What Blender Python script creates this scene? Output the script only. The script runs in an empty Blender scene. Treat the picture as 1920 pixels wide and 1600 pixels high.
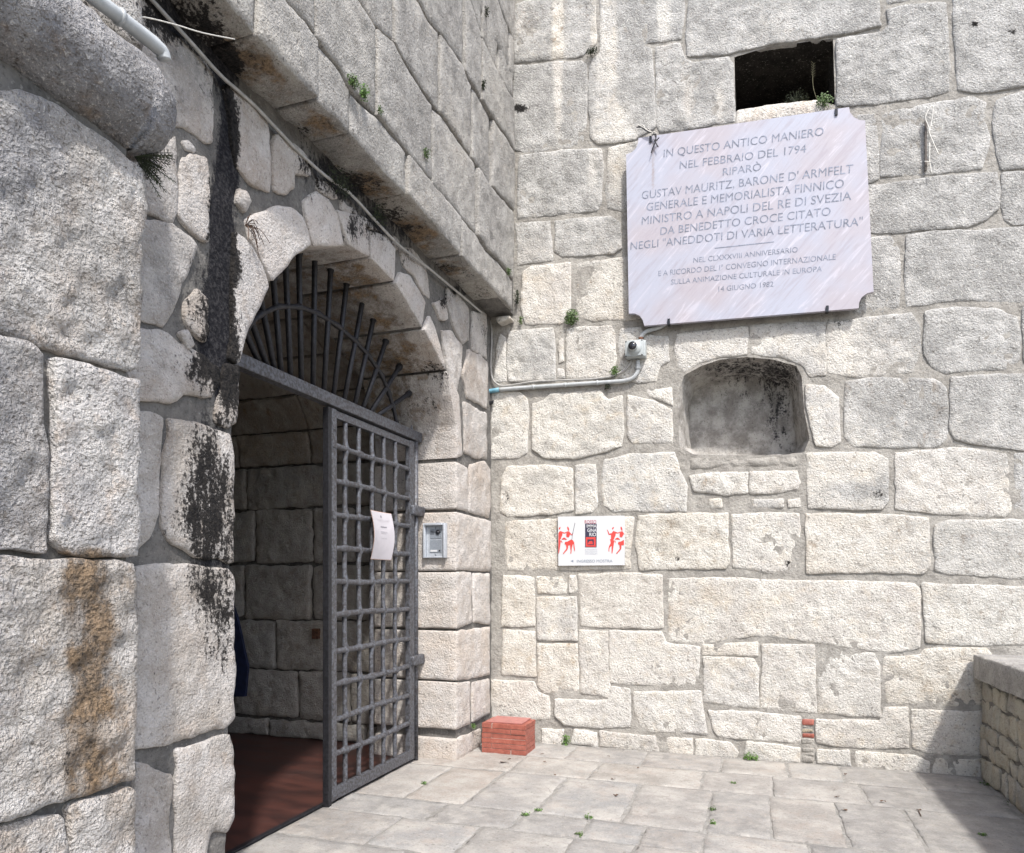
import bpy, math, random
import numpy as np
from mathutils import Vector, noise
from mathutils.geometry import delaunay_2d_cdt
random.seed(7)
R = math.radians
sc = bpy.context.scene
# ------------------------------------------------------------------ camera, world, sun, exposure
TH, F, CX, HY, EYE = R(18.85), 1318.0, 960.0, 1090.0, 1.25
cd = bpy.data.cameras.new('camera'); cam = bpy.data.objects.new('camera', cd); sc.collection.objects.link(cam)
cam.location = (0, 0, EYE); cam.rotation_euler = (R(90), 0, TH)
cd.sensor_width = 36; cd.sensor_fit = 'HORIZONTAL'; cd.lens = F/1920*36
cd.shift_y = (HY-800)/1920; cd.clip_start = 0.02; cd.clip_end = 2000
sc.camera = cam
SUN = Vector((0.41, -0.62, 1.0)).normalized()
w = bpy.data.worlds.new('World'); sc.world = w; w.use_nodes = True
wn = w.node_tree.nodes; sky = wn.new('ShaderNodeTexSky'); sky.sky_type = 'NISHITA'; sky.sun_disc = False
sky.sun_elevation = math.asin(SUN.z); sky.sun_rotation = math.atan2(SUN.x, SUN.y)
sky.air_density = 1.0; sky.dust_density = 2.5; sky.ozone_density = 1.0
bg = wn['Background']; bg.inputs[1].default_value = 0.15
w.node_tree.links.new(sky.outputs[0], bg.inputs[0])
sd = bpy.data.lights.new('sun', 'SUN'); sd.energy = 2.3; sd.angle = R(2.8); sd.color = (1, 0.97, 0.93)
so = bpy.data.objects.new('sun', sd); sc.collection.objects.link(so); so.rotation_euler = SUN.to_track_quat('Z', 'Y').to_euler()
sc.view_settings.view_transform = 'Standard'; sc.view_settings.look = 'None'; sc.view_settings.gamma = 1
sc.view_settings.use_curve_mapping = False; sc.view_settings.exposure = 1.0

# ------------------------------------------------------------------ geometry helpers
fw = np.array([-math.sin(TH), math.cos(TH), 0]); rt = np.array([math.cos(TH), math.sin(TH), 0]); C0 = np.array([0, 0, EYE])
class Plane:
    def __init__(s, o, a, b):
        s.o = np.array(o, float); s.a = np.array(a, float); s.b = np.array(b, float); s.n = np.cross(s.a, s.b)
    def px(s, x, y):
        r = fw+(x-CX)/F*rt+np.array([0, 0, (HY-y)/F]); t = np.dot(s.o-C0, s.n)/np.dot(r, s.n); p = C0+t*r-s.o
        return (float(np.dot(p, s.a)), float(np.dot(p, s.b)))
    def w(s, a, b, n=0.0): return s.o+s.a*a+s.b*b+s.n*n
    def moved(s, n): return Plane(s.o+s.n*n, s.a, s.b)
    def P(s, pts): return [s.px(*p) for p in pts]
def topx(P):                                     # where a point of a wall lies, used to place the stains traced on the stone
    P = np.asarray(P)-C0; d = np.maximum(P@fw, 0.2); return CX+F*(P@rt)/d, HY-F*P[:, 2]/d
BACK = Plane((0, 5.228, 0), (1, 0, 0), (0, 0, 1))
LEFT = Plane((-1.95, 0, 0), (0, 1, 0), (0, 0, 1))
OVER = Plane((-1.749, 0, 0), (0, 1, 0), (0, 0, 1))
PIER = Plane((-1.70, 0, 0), (0, 1, 0), (0, 0, 1))
GRND = Plane((0, 0, 0), (1, 0, 0), (0, 1, 0))
GATE = Plane((-2.234, 0, 0), (0, 1, 0), (0, 0, 1))
REVEAL = Plane((0, 4.505, 0), (1, 0, 0), (0, 0, 1))
INNER = Plane((0, 4.75, 0), (1, 0, 0), (0, 0, 1))
PARA = Plane((1.38, 0, 0), (0, -1, 0), (0, 0, 1))

def link(o): sc.collection.objects.link(o); return o
def thing(name, label, cat, loc=(0, 0, 0), group=None):
    o = link(bpy.data.objects.new(name, None)); o.location = loc; o['label'] = label; o['category'] = cat; o.empty_display_size = .1
    if group: o['group'] = group
    return o
def struct(name, loc=(0, 0, 0)):
    o = link(bpy.data.objects.new(name, None)); o['kind'] = 'structure'; o.location = loc; return o
def mesh_obj(name, verts, faces, mat, parent=None, smooth=True, color=None, attr=None, label=None, cat=None, kind=None, group=None):
    """world-space verts -> object whose origin sits at its own centre"""
    V = np.asarray(verts, float); c = (V.min(0)+V.max(0))/2
    me = bpy.data.meshes.new(name); me.from_pydata((V-c).tolist(), [], faces); me.update()
    if smooth: me.polygons.foreach_set('use_smooth', [True]*len(me.polygons))
    if mat: me.materials.append(mat)
    if attr is not None:
        ca = me.color_attributes.new('stain', 'FLOAT_COLOR', 'POINT')
        ca.data.foreach_set('color', np.hstack([attr, np.ones((len(attr), 1))]).ravel())
    o = link(bpy.data.objects.new(name, me)); 
    if parent is not None:
        o.parent = parent; base = Vector(parent.location)
        if parent.parent: base = base+Vector(parent.parent.location)
        o.location = Vector(c)-base
    else: o.location = c
    if color is not None: o.color = (*color, 1)
    if label: o['label'] = label
    if cat: o['category'] = cat
    if kind: o['kind'] = kind
    if group: o['group'] = group
    return o

def fbm(p, sc_=1.0, oct_=3):
    v = Vector((p[0]*sc_, p[1]*sc_, p[2]*sc_)); return noise.fractal(v, 0.9, 2.1, oct_)

def round_poly(pts, r):
    out = []; n = len(pts)
    for i in range(n):
        p, q, s = np.array(pts[i-1]), np.array(pts[i]), np.array(pts[(i+1) % n])
        l1, l2 = np.linalg.norm(p-q), np.linalg.norm(s-q)
        if l1 < 1e-6 or l2 < 1e-6: continue
        a = q+(p-q)/l1*min(r, l1*.3); b = q+(s-q)/l2*min(r, l2*.3)
        out += [a, (a+b)/4+q/2, b]
    return out
def area(p):
    return .5*sum(p[i-1][0]*p[i][1]-p[i][0]*p[i-1][1] for i in range(len(p)))
def densify(pts, sp):
    out = []; n = len(pts)
    for i in range(n):
        a, b = np.array(pts[i]), np.array(pts[(i+1) % n]); L = np.linalg.norm(b-a)
        k = max(1, int(round(L/sp)))
        for j in range(k): out.append(a+(b-a)*j/k)
    return out
def seg_dist(P, B):
    B = np.asarray(B); A = B; D = np.roll(B, -1, 0)-A; L = np.maximum((D**2).sum(1), 1e-12)
    t = np.clip(((P[:, None]-A[None])*D[None]).sum(2)/L, 0, 1)
    return np.sqrt(((P[:, None]-(A[None]+t[..., None]*D[None]))**2).sum(2)).min(1)
def inside(P, B):
    B = np.asarray(B); x, y = P[:, 0], P[:, 1]; c = np.zeros(len(P), bool)
    for i in range(len(B)):
        x1, y1 = B[i-1]; x2, y2 = B[i]
        m = ((y1 > y) != (y2 > y)) & (x < (x2-x1)*(y-y1)/((y2-y1) or 1e-12)+x1); c ^= m
    return c
def stone(name, pl, poly, parent, mat, color=(.45, .42, .38), depth=.06, proud=0.0, sp=.02, edge=.012, rough=.005, jag=.004, rnd=.02,
          stain=None, lump=.008, warp=None, tilt=.004, label=None, grow=0.0):
    if area(poly) < 0: poly = poly[::-1]
    if grow:
        pv = [np.array(p) for p in poly]; nn_ = []
        for i in range(len(pv)):
            e1 = pv[i]-pv[i-1]; e2 = pv[(i+1) % len(pv)]-pv[i]; n1 = np.array([e1[1], -e1[0]])/(np.linalg.norm(e1) or 1); n2 = np.array([e2[1], -e2[0]])/(np.linalg.norm(e2) or 1)
            m_ = n1+n2; m_ /= max(.9, np.dot(m_, m_)/2) if np.linalg.norm(m_) > .1 else 1; nn_.append(pv[i]+m_*grow)
        poly = [tuple(p) for p in nn_]
    b0 = densify(round_poly(poly, rnd), sp); seed = random.random()*50
    b = []
    n = len(b0)
    for i in range(n):
        t = b0[(i+1) % n]-b0[i-1]; l = np.linalg.norm(t) or 1; nn = np.array([t[1], -t[0]])/l
        q = b0[i]; j = noise.fractal(Vector((q[0]*9, q[1]*9, seed)), .8, 2, 3)*jag*2.2
        b.append(q+nn*j)
    B = np.array(b)
    mn, mx = B.min(0), B.max(0)
    gx = np.arange(mn[0]+sp/2, mx[0], sp); gy = np.arange(mn[1]+sp/2, mx[1], sp)
    G = np.array([(x+(sp/2 if k % 2 else 0)+random.uniform(-.2, .2)*sp, y+random.uniform(-.2, .2)*sp) for k, y in enumerate(gy) for x in gx]).reshape(-1, 2)
    if len(G): G = G[inside(G, B)]
    if len(G): d = seg_dist(G, B); G = G[d > edge*1.15]
    # ring just inside the edge
    ring = []
    for i in range(len(B)):
        t = B[(i+1) % len(B)]-B[i-1]; l = np.linalg.norm(t) or 1; ring.append(B[i]+np.array([-t[1], t[0]])/l*edge*.45)
    ring = np.array(ring); ring = ring[inside(ring, B)]
    if len(ring): ring = ring[seg_dist(ring, B) > edge*.3]
    allp = [Vector(p) for p in B]+[Vector(p) for p in ring]+[Vector(p) for p in G]
    v2, e2, f2, ov, oe, of = delaunay_2d_cdt(allp, [], [list(range(len(B)))], 1, 1e-5, True)
    bmap = {}
    for i, o_ in enumerate(ov):
        for k in o_:
            if k < len(B): bmap[k] = i
    V2 = np.array([(v.x, v.y) for v in v2]); D = seg_dist(V2, B); okf = inside(np.array([V2[list(f)].mean(0) for f in f2]), B); f2 = [f for f, q_ in zip(f2, okf) if q_]
    cen = (mn+mx)/2; ta, tb = random.uniform(-tilt, tilt), random.uniform(-tilt, tilt); half = np.maximum((mx-mn)/2, .01)
    H = proud+ta*(V2[:, 0]-cen[0])/half[0]+tb*(V2[:, 1]-cen[1])/half[1]
    H -= (edge*.8)*np.exp(-D/(edge*.5)); H += lump*(1-np.exp(-D/(.06)))
    for i, (x, y) in enumerate(V2):
        m = min(1, D[i]/.02)
        H[i] += rough*(.3+.7*m)*(noise.fractal(Vector((x*14, y*14, seed)), .7, 2.2, 4)*1.3+noise.noise(Vector((x*4, y*4, seed)))*.9)
    def W(a, b_, n_): return warp(a, b_, n_) if warp else pl.w(a, b_, n_)
    V = [W(V2[i, 0], V2[i, 1], H[i]) for i in range(len(V2))]
    Fc = [list(f) for f in f2]
    # skirt
    k = max(1, min(14, int(depth/.045))); loop = [bmap.get(i) for i in range(len(B))]; loop = [l for i, l in enumerate(loop) if l is not None and (i == 0 or l != loop[i-1])]
    prev = loop
    for s in range(1, k+1):
        cur = []
        for l in loop:
            a, b_ = V2[l]; dpt = H[l]+(-depth-H[l])*s/k
            nz = noise.fractal(Vector((a*10, b_*10, seed+dpt*10)), .8, 2, 2)*rough*.8 if depth > .15 else 0
            cur.append(len(V)); V.append(W(a+nz, b_+nz*.7, dpt))
        m = len(loop)
        for i in range(m):
            j = (i+1) % m; Fc.append([prev[j], prev[i], cur[i], cur[j]])
        prev = cur
    V = np.array(V)
    att = stain(V) if stain else np.zeros((len(V), 3))
    return mesh_obj(name, V, Fc, mat, parent, True, color, att, label=label)

def sheet(name, pl, outer, holes, parent, mat, n=0.0, sp=.08, rough=.006, color=(.3, .28, .25), stain=None, kind=None):
    o = densify(outer, sp); pts = [Vector(p) for p in o]; k = len(o); edges = []; 
    for h in holes:
        hd = densify(h, sp/2); s = len(pts); pts += [Vector(p) for p in hd]; edges += [(s+i, s+(i+1) % len(hd)) for i in range(len(hd))]
    mn, mx = np.array(o).min(0), np.array(o).max(0)
    G = np.array([(x+random.uniform(-.2, .2)*sp, y+random.uniform(-.2, .2)*sp) for x in np.arange(mn[0]+sp, mx[0]-sp/2, sp) for y in np.arange(mn[1]+sp, mx[1]-sp/2, sp)])
    G = G[inside(G, np.array(o))]; pts += [Vector(p) for p in G]
    v2, e2, f2, *_ = delaunay_2d_cdt(pts, edges, [list(range(k))], 1, 1e-5, False)
    V2 = np.array([(v.x, v.y) for v in v2]); cen = np.array([V2[list(f)].mean(0) for f in f2]); keep = inside(cen, np.array(o))
    for h in holes: keep &= ~inside(cen, np.array(h))
    V = np.array([pl.w(x, y, n+rough*noise.fractal(Vector((x*7, y*7, 3)), .8, 2, 3)) for x, y in V2])
    att = stain(V) if stain else np.zeros((len(V), 3))
    return mesh_obj(name, V, [list(f) for f, q in zip(f2, keep) if q], mat, parent, True, color, att, kind=kind)

def recess(name, pl, poly, depth, parent, mat, back=.8, n0=0.0, color=(.3, .27, .24), drop=0.0, rough=.008, sp=.04, stain=None):
    if area(poly) < 0: poly = poly[::-1]
    B = np.array(densify(poly, sp)); c = B.mean(0); B = c+(B-c)*1.012; V = []; Fc = []; k = 8; m = len(B)
    for s in range(k+1):
        t = s/k; f = 1.045 if s == 0 else 1-(1-back)*(1-(1-t)**1.6)
        for q in B:
            p = c+(q-c)*f+np.array([0, drop*t]); nz = noise.fractal(Vector((q[0]*8, q[1]*8, t*4)), .8, 2, 3)*rough
            V.append(pl.w(p[0]+nz, p[1]+nz, n0-depth*t))
    for s in range(k):
        for i in range(m):
            j = (i+1) % m; Fc.append([s*m+i, s*m+j, (s+1)*m+j, (s+1)*m+i])
    L = [V[k*m+i] for i in range(m)]; prevs = list(range(k*m, (k+1)*m))
    for f in (.75, .5, .25):
        base = len(V); cc = np.mean(L, 0)
        for p in L: 
            q = cc+(p-cc)*f; V.append(q+pl.n*noise.fractal(Vector(tuple(q*6)), .8, 2, 3)*rough)
        for i in range(m):
            j = (i+1) % m; Fc.append([prevs[i], prevs[j], base+j, base+i])
        prevs = list(range(base, base+m))
    Fc.append(prevs[:])
    return mesh_obj(name, np.array(V), Fc, mat, parent, True, color, stain(np.array(V)) if stain else np.zeros((len(V), 3)))

def tube(pts, r, n=8, cap=True, radii=None):
    P = [np.array(p, float) for p in pts]; V = []; Fc = []; up = np.array([.01, .02, 1.0])
    prev = None
    for i, p in enumerate(P):
        t = P[min(i+1, len(P)-1)]-P[max(i-1, 0)]; t /= (np.linalg.norm(t) or 1)
        if prev is None:
            a = np.cross(t, up); 
            if np.linalg.norm(a) < .15: a = np.cross(t, np.array([1.0, .03, 0]))
        else: a = prev-t*np.dot(prev, t)
        a /= np.linalg.norm(a); prev = a; b = np.cross(t, a); rr = radii[i] if radii else r
        for k in range(n):
            an = 2*math.pi*k/n; V.append(p+(a*math.cos(an)+b*math.sin(an))*rr)
    for i in range(len(P)-1):
        for k in range(n):
            j = (k+1) % n; Fc.append([i*n+k, i*n+j, (i+1)*n+j, (i+1)*n+k])
    if cap: Fc.append(list(range(n))[::-1]); Fc.append([(len(P)-1)*n+k for k in range(n)])
    return V, Fc
def merge(parts):
    V = []; Fc = []
    for v, f in parts: o = len(V); V += list(v); Fc += [[i+o for i in q] for q in f]
    return V, Fc
def box(c0, c1, bev=.0):
    x0, y0, z0 = c0; x1, y1, z1 = c1
    if x0 > x1: x0, x1 = x1, x0
    if y0 > y1: y0, y1 = y1, y0
    if z0 > z1: z0, z1 = z1, z0
    if bev <= 0:
        V = [(x, y, z) for x in (x0, x1) for y in (y0, y1) for z in (z0, z1)]
        return [np.array(v) for v in V], [[0, 1, 3, 2], [4, 6, 7, 5], [0, 4, 5, 1], [2, 3, 7, 6], [0, 2, 6, 4], [1, 5, 7, 3]]
    import bmesh
    bm = bmesh.new(); bmesh.ops.create_cube(bm, size=1)
    for v in bm.verts: v.co = Vector(((x0+x1)/2+v.co.x*(x1-x0), (y0+y1)/2+v.co.y*(y1-y0), (z0+z1)/2+v.co.z*(z1-z0)))
    bmesh.ops.bevel(bm, geom=bm.edges[:], offset=bev, segments=2, affect='EDGES', profile=.6)
    bm.verts.index_update(); V = [np.array(v.co) for v in bm.verts]; Fc = [[v.index for v in f.verts] for f in bm.faces]; bm.free(); return V, Fc
def pbox(pl, a0, b0, a1, b1, n0, n1, bev=0):          # box given in a wall's own coordinates
    V, Fc = box((a0, b0, n0), (a1, b1, n1), bev)
    return [pl.w(*v) for v in V], Fc
def disc(pl, a, b, r0, r1, n0, n1, seg=20, cap=True):
    V = []; 
    for (r, n) in ((r0, n0), (r1, n1)):
        for k in range(seg): an = 2*math.pi*k/seg; V.append(pl.w(a+math.cos(an)*r, b+math.sin(an)*r, n))
    Fc = [[k, (k+1) % seg, seg+(k+1) % seg, seg+k] for k in range(seg)]
    if cap: Fc.append([seg+k for k in range(seg)])
    return V, Fc
def prism(pl, poly, n0, n1):
    if area(poly) < 0: poly = poly[::-1]
    m = len(poly); V = [pl.w(a, b, n1) for a, b in poly]+[pl.w(a, b, n0) for a, b in poly]
    return V, [list(range(m))]+[[(i+1) % m, i, m+i, m+(i+1) % m] for i in range(m)]+[[m+i for i in range(m)][::-1]]

# ------------------------------------------------------------------ materials
def new_mat(name):
    m = bpy.data.materials.new(name); m.use_nodes = True; nt = m.node_tree; return m, nt, nt.nodes['Principled BSDF']
class NB:
    def __init__(s, nt): s.nt = nt
    def n(s, t, **kw):
        x = s.nt.nodes.new(t)
        for k, v in kw.items(): setattr(x, k, v)
        return x
    def l(s, a, b): s.nt.links.new(a, b)
    def noise(s, vec, scale, detail=4, rough=.6, dist=0):
        x = s.n('ShaderNodeTexNoise'); x.inputs['Scale'].default_value = scale; x.inputs['Detail'].default_value = detail
        x.inputs['Roughness'].default_value = rough; x.inputs['Distortion'].default_value = dist; s.l(vec, x.inputs['Vector']); return x.outputs['Fac']
    def ramp(s, f, a, b, ca=(0, 0, 0, 1), cb=(1, 1, 1, 1)):
        x = s.n('ShaderNodeMapRange'); x.inputs[1].default_value = a; x.inputs[2].default_value = b; x.clamp = True; x.interpolation_type = 'SMOOTHSTEP'
        s.l(f, x.inputs[0]); return x.outputs[0]
    def math(s, op, a, b=None):
        x = s.n('ShaderNodeMath', operation=op)
        for i, v in enumerate((a, b)):
            if v is None: continue
            if isinstance(v, (int, float)): x.inputs[i].default_value = v
            else: s.l(v, x.inputs[i])
        return x.outputs[0]
    def mix(s, f, a, b, mode='MIX'):
        x = s.n('ShaderNodeMix', data_type='RGBA', blend_type=mode)
        for i, v in ((0, f), (6, a), (7, b)):
            if isinstance(v, (int, float)): x.inputs[i].default_value = v
            elif isinstance(v, tuple): x.inputs[i].default_value = (*v, 1)
            else: s.l(v, x.inputs[i])
        return x.outputs[2]

def stone_mat(name, grey=(.235, .23, .225), white=(.62, .59, .55), speck=1.0, bump=1.0, streak=False, warm=(.50, .37, .22)):
    m, nt, bs = new_mat(name); b = NB(nt); geo = b.n('ShaderNodeNewGeometry'); oi = b.n('ShaderNodeObjectInfo')
    rv = b.n('ShaderNodeVectorMath', operation='ADD'); cmb = b.n('ShaderNodeCombineXYZ'); rr = b.math('MULTIPLY', oi.outputs['Random'], 37.0)
    b.l(rr, cmb.inputs[0]); b.l(rr, cmb.inputs[2]); b.l(geo.outputs['Position'], rv.inputs[0]); b.l(cmb.outputs[0], rv.inputs[1]); P = rv.outputs[0]; W = geo.outputs['Position']
    at = b.n('ShaderNodeAttribute', attribute_name='stain'); sep = b.n('ShaderNodeSeparateColor'); b.l(at.outputs['Color'], sep.inputs[0])
    big = b.noise(P, 4.2, 5, .68); mid = b.noise(P, 13, 5, .65); fine = b.noise(P, 62, 4, .7); vf = b.noise(P, 150, 2, .6)
    col = b.mix(b.ramp(big, .35, .68), oi.outputs['Color'], white)
    col = b.mix(b.math('MULTIPLY', b.ramp(mid, .50, .72), .35), col, warm); col = b.mix(b.math('MULTIPLY', b.ramp(b.noise(P, 2.3, 5, .7), .52, .70), .30), col, warm)
    # grey lichen crust where the stone weathers
    gm = b.math('ADD', b.math('MULTIPLY', sep.outputs[2], 1.15), b.math('MULTIPLY', b.math('SUBTRACT', mid, .5), 1.1))
    gm = b.math('ADD', gm, b.math('MULTIPLY', b.math('SUBTRACT', fine, .5), .9))
    gcol = b.mix(b.ramp(b.noise(P, 7, 4, .6), .35, .7), tuple(c*.82 for c in grey), tuple(c*1.28 for c in grey))
    col = b.mix(b.ramp(gm, .18, .75), col, gcol)
    # pale and dark grains
    col = b.mix(b.math('MULTIPLY', b.ramp(fine, .56, .72), .75*speck), col, tuple(min(.8, c*1.25) for c in white))
    col = b.mix(b.math('MULTIPLY', b.ramp(fine, .46, .32), .70*speck), col, (.13, .115, .10))
    col = b.mix(b.math('MULTIPLY', b.ramp(vf, .40, .28), .5*speck), col, (.10, .09, .08))
    col = b.mix(b.math('MULTIPLY', b.ramp(vf, .60, .72), .5*speck), col, tuple(min(.85, c*1.3) for c in white))
    # ochre runs
    mq_ = b.n('ShaderNodeMapping'); mq_.inputs['Scale'].default_value = (1, 1, .22); b.l(W, mq_.inputs[0])
    gc = b.math('ADD', sep.outputs[1], b.math('MULTIPLY', b.math('SUBTRACT', mid, .5), 1.8)); gc = b.math('ADD', gc, b.math('MULTIPLY', b.math('SUBTRACT', b.noise(mq_.outputs[0], 9, 5, .65), .5), 1.5)); gc = b.math('MULTIPLY', gc, b.ramp(sep.outputs[1], .0, .15))
    col = b.mix(b.math('MULTIPLY', b.ramp(gc, .25, 1.0), .88), col, b.mix(b.ramp(b.math('ADD', b.math('MULTIPLY', fine, .6), b.math('MULTIPLY', mid, .4)), .38, .62), (.045, .03, .018), (.27, .18, .10)))
    # black algae runs
    mp = b.n('ShaderNodeMapping'); mp.inputs['Scale'].default_value = (1, 1, .35); b.l(W, mp.inputs[0])
    bk = b.math('ADD', sep.outputs[0], b.math('MULTIPLY', b.math('SUBTRACT', b.noise(mp.outputs[0], 26, 4, .78), .5), 1.5)); bk = b.math('ADD', bk, b.math('MULTIPLY', b.math('SUBTRACT', fine, .5), 2.0)); bk = b.math('ADD', bk, b.math('MULTIPLY', b.math('SUBTRACT', b.noise(P, 6, 4, .6), .5), .9))
    col = b.mix(b.ramp(bk, .34, .74), col, b.mix(b.ramp(fine, .35, .7), (.004, .004, .005), (.035, .031, .028)))
    wv = b.n('ShaderNodeTexNoise'); wv.inputs['Scale'].default_value = 9; wv.inputs['Detail'].default_value = 2; b.l(P, wv.inputs['Vector'])
    wm = b.n('ShaderNodeVectorMath', operation='SCALE'); wm.inputs['Scale'].default_value = .16; b.l(wv.outputs['Color'], wm.inputs[0]); wa = b.n('ShaderNodeVectorMath', operation='ADD'); b.l(P, wa.inputs[0]); b.l(wm.outputs[0], wa.inputs[1])
    ce = b.n('ShaderNodeTexVoronoi', feature='DISTANCE_TO_EDGE'); ce.inputs['Scale'].default_value = 3.1; b.l(wa.outputs[0], ce.inputs['Vector'])
    crack = b.math('MULTIPLY', b.ramp(ce.outputs[0], .011, .002), b.ramp(big, .58, .68))
    pit = b.ramp(b.noise(P, 24, 2, .5), .70, .76); dent = b.math('MAXIMUM', crack, b.math('MULTIPLY', pit, .8))
    col = b.mix(b.math('MULTIPLY', dent, .48), col, (.09, .08, .07))
    b.l(col, bs.inputs['Base Color']); bs.inputs['Roughness'].default_value = .88; bs.inputs['Specular IOR Level'].default_value = .25
    vo = b.n('ShaderNodeTexVoronoi'); vo.inputs['Scale'].default_value = 85; b.l(P, vo.inputs['Vector'])
    h = b.math('ADD', b.math('MULTIPLY', fine, .8), b.math('MULTIPLY', vf, .5)); h = b.math('ADD', h, b.math('MULTIPLY', b.noise(P, 18, 5, .74), 1.3)); h = b.math('ADD', h, b.math('MULTIPLY', vo.outputs[0], .35))
    bp = b.n('ShaderNodeBump'); bp.inputs['Strength'].default_value = .8*bump; bp.inputs['Distance'].default_value = .012; b.l(h, bp.inputs['Height']); b.l(bp.outputs[0], bs.inputs['Normal'])
    return m
M_BACK = stone_mat('limestone', grey=(.375, .368, .352), white=(.66, .635, .58), warm=(.52, .41, .27))
M_LEFT = stone_mat('pinkish_limestone', grey=(.23, .222, .21), white=(.57, .54, .51), speck=.8, warm=(.40, .30, .22))
M_OVER = stone_mat('weathered_limestone', grey=(.30, .29, .272), white=(.48, .46, .42), speck=1.1, warm=(.34, .28, .22))
M_PIER = stone_mat('rough_limestone', grey=(.26, .256, .26), white=(.56, .54, .515), speck=1.15, bump=1.8, warm=(.42, .30, .20))
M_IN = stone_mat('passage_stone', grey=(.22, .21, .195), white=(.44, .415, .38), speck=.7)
M_SLAB = stone_mat('paving_stone', grey=(.235, .23, .222), white=(.40, .382, .352), speck=.6, bump=.5, warm=(.36, .29, .24))
M_RUB = stone_mat('rubble_stone', grey=(.2, .19, .17), white=(.42, .39, .32), speck=.8)
def plain(name, col, rough=.5, metal=0, var=.15, scale=30, bump=.1, col2=None, spec=.5):
    m, nt, bs = new_mat(name); b = NB(nt); geo = b.n('ShaderNodeNewGeometry'); f = b.noise(geo.outputs['Position'], scale, 4, .65)
    c2 = col2 or tuple(c*(1-var) for c in col); c1 = tuple(min(1, c*(1+var)) for c in col)
    b.l(b.mix(b.ramp(f, .38, .64), c2, c1), bs.inputs['Base Color']); bs.inputs['Roughness'].default_value = rough; bs.inputs['Metallic'].default_value = metal
    bs.inputs['Specular IOR Level'].default_value = spec
    if bump:
        bp = b.n('ShaderNodeBump'); bp.inputs['Strength'].default_value = bump; bp.inputs['Distance'].default_value = .004; b.l(f, bp.inputs['Height']); b.l(bp.outputs[0], bs.inputs['Normal'])
    return m
def mortar_mat(name, c0, c1, black=True):
    m, nt, bs = new_mat(name); b = NB(nt); geo = b.n('ShaderNodeNewGeometry'); P = geo.outputs['Position']
    at = b.n('ShaderNodeAttribute', attribute_name='stain'); sep = b.n('ShaderNodeSeparateColor'); b.l(at.outputs['Color'], sep.inputs[0])
    f = b.noise(P, 9, 5, .7); g = b.noise(P, 70, 4, .7)
    col = b.mix(b.ramp(f, .35, .65), c0, c1); col = b.mix(b.math('MULTIPLY', b.ramp(g, .45, .3), .6), col, tuple(c*.4 for c in c0)); col = b.mix(b.math('MULTIPLY', b.ramp(g, .58, .7), .4), col, (.5, .48, .44))
    mp = b.n('ShaderNodeMapping'); mp.inputs['Scale'].default_value = (1, 1, .35); b.l(P, mp.inputs[0])
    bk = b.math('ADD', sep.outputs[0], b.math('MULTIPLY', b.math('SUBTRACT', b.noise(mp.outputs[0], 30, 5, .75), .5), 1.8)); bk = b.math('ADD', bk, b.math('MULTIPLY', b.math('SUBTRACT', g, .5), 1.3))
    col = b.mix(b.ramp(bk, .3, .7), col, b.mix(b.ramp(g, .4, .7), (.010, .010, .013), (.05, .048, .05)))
    b.l(col, bs.inputs['Base Color']); bs.inputs['Roughness'].default_value = .95; bs.inputs['Specular IOR Level'].default_value = .2
    h = b.math('ADD', g, b.math('MULTIPLY', b.noise(P, 28, 4, .6), 1.3))
    bp = b.n('ShaderNodeBump'); bp.inputs['Strength'].default_value = .8; bp.inputs['Distance'].default_value = .01; b.l(h, bp.inputs['Height']); b.l(bp.outputs[0], bs.inputs['Normal'])
    return m
M_MORT = mortar_mat('pale_mortar', (.27, .255, .23), (.40, .38, .345))
M_MORTL = mortar_mat('grey_mortar', (.12, .115, .108), (.20, .19, .175))
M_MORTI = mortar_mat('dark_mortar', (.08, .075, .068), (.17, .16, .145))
M_HOLE_DARK = mortar_mat('painted_hole_dark', (.012, .011, .010), (.035, .032, .028))  # near-black colour paints in the shade of the deep window opening
M_JOINT = mortar_mat('paving_joint', (.24, .23, .212), (.33, .32, .30))
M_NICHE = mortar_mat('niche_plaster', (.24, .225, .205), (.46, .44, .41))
M_IRON = plain('iron_paint', (.105, .112, .128), .48, .25, .25, 60, .45, spec=.5, col2=(.062, .058, .06))
M_IRON2 = plain('dark_iron', (.022, .022, .026), .5, .3, .3, 60, .35)
M_PVC = plain('grey_plastic', (.42, .44, .445), .45, 0, .08, 20, 0)
M_CABLE = plain('cable_sheath', (.36, .35, .33), .55, 0, .15, 30, 0)
M_BLUE = plain('blue_tape', (.16, .36, .46), .45, 0, .15, 40, 0)
M_BOXG = plain('camera_plastic', (.40, .43, .43), .4, 0, .05, 20, 0)
M_BLACK = plain('black_plastic', (.012, .012, .014), .25, 0, .1, 20, 0)
M_GLASS = plain('lens_glass', (.02, .022, .03), .06, 0, .1, 20, 0, spec=.8)
M_ALU = plain('brushed_aluminium', (.50, .53, .57), .42, .3, .08, 90, .05)
M_ALU2 = plain('grey_panel', (.30, .33, .37), .45, .3, .06, 90, .05)
M_PAPER = plain('paper', (.52, .495, .52), .7, 0, .03, 12, 0)
M_PEDGE = plain('paper_back', (.55, .36, .27), .8, 0, .05, 12, 0)
M_WHITE = plain('white_panel', (.60, .61, .62), .4, 0, .01, 4, 0)
M_RED = plain('red_print', (.62, .06, .05), .5, 0, .1, 60, 0)
M_MAROON = plain('maroon_print', (.38, .03, .07), .5, 0, .1, 60, 0)
M_NAVY = plain('navy_print', (.035, .03, .06), .5, 0, .1, 60, 0)
M_PALE = plain('pale_print', (.40, .42, .48), .5, 0, .05, 60, 0)
M_GREYT = plain('grey_print', (.22, .26, .32), .5, 0, .05, 60, 0)
M_INK = plain('engraved_paint', (.21, .23, .29), .7, 0, .3, 50, 0)
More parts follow.
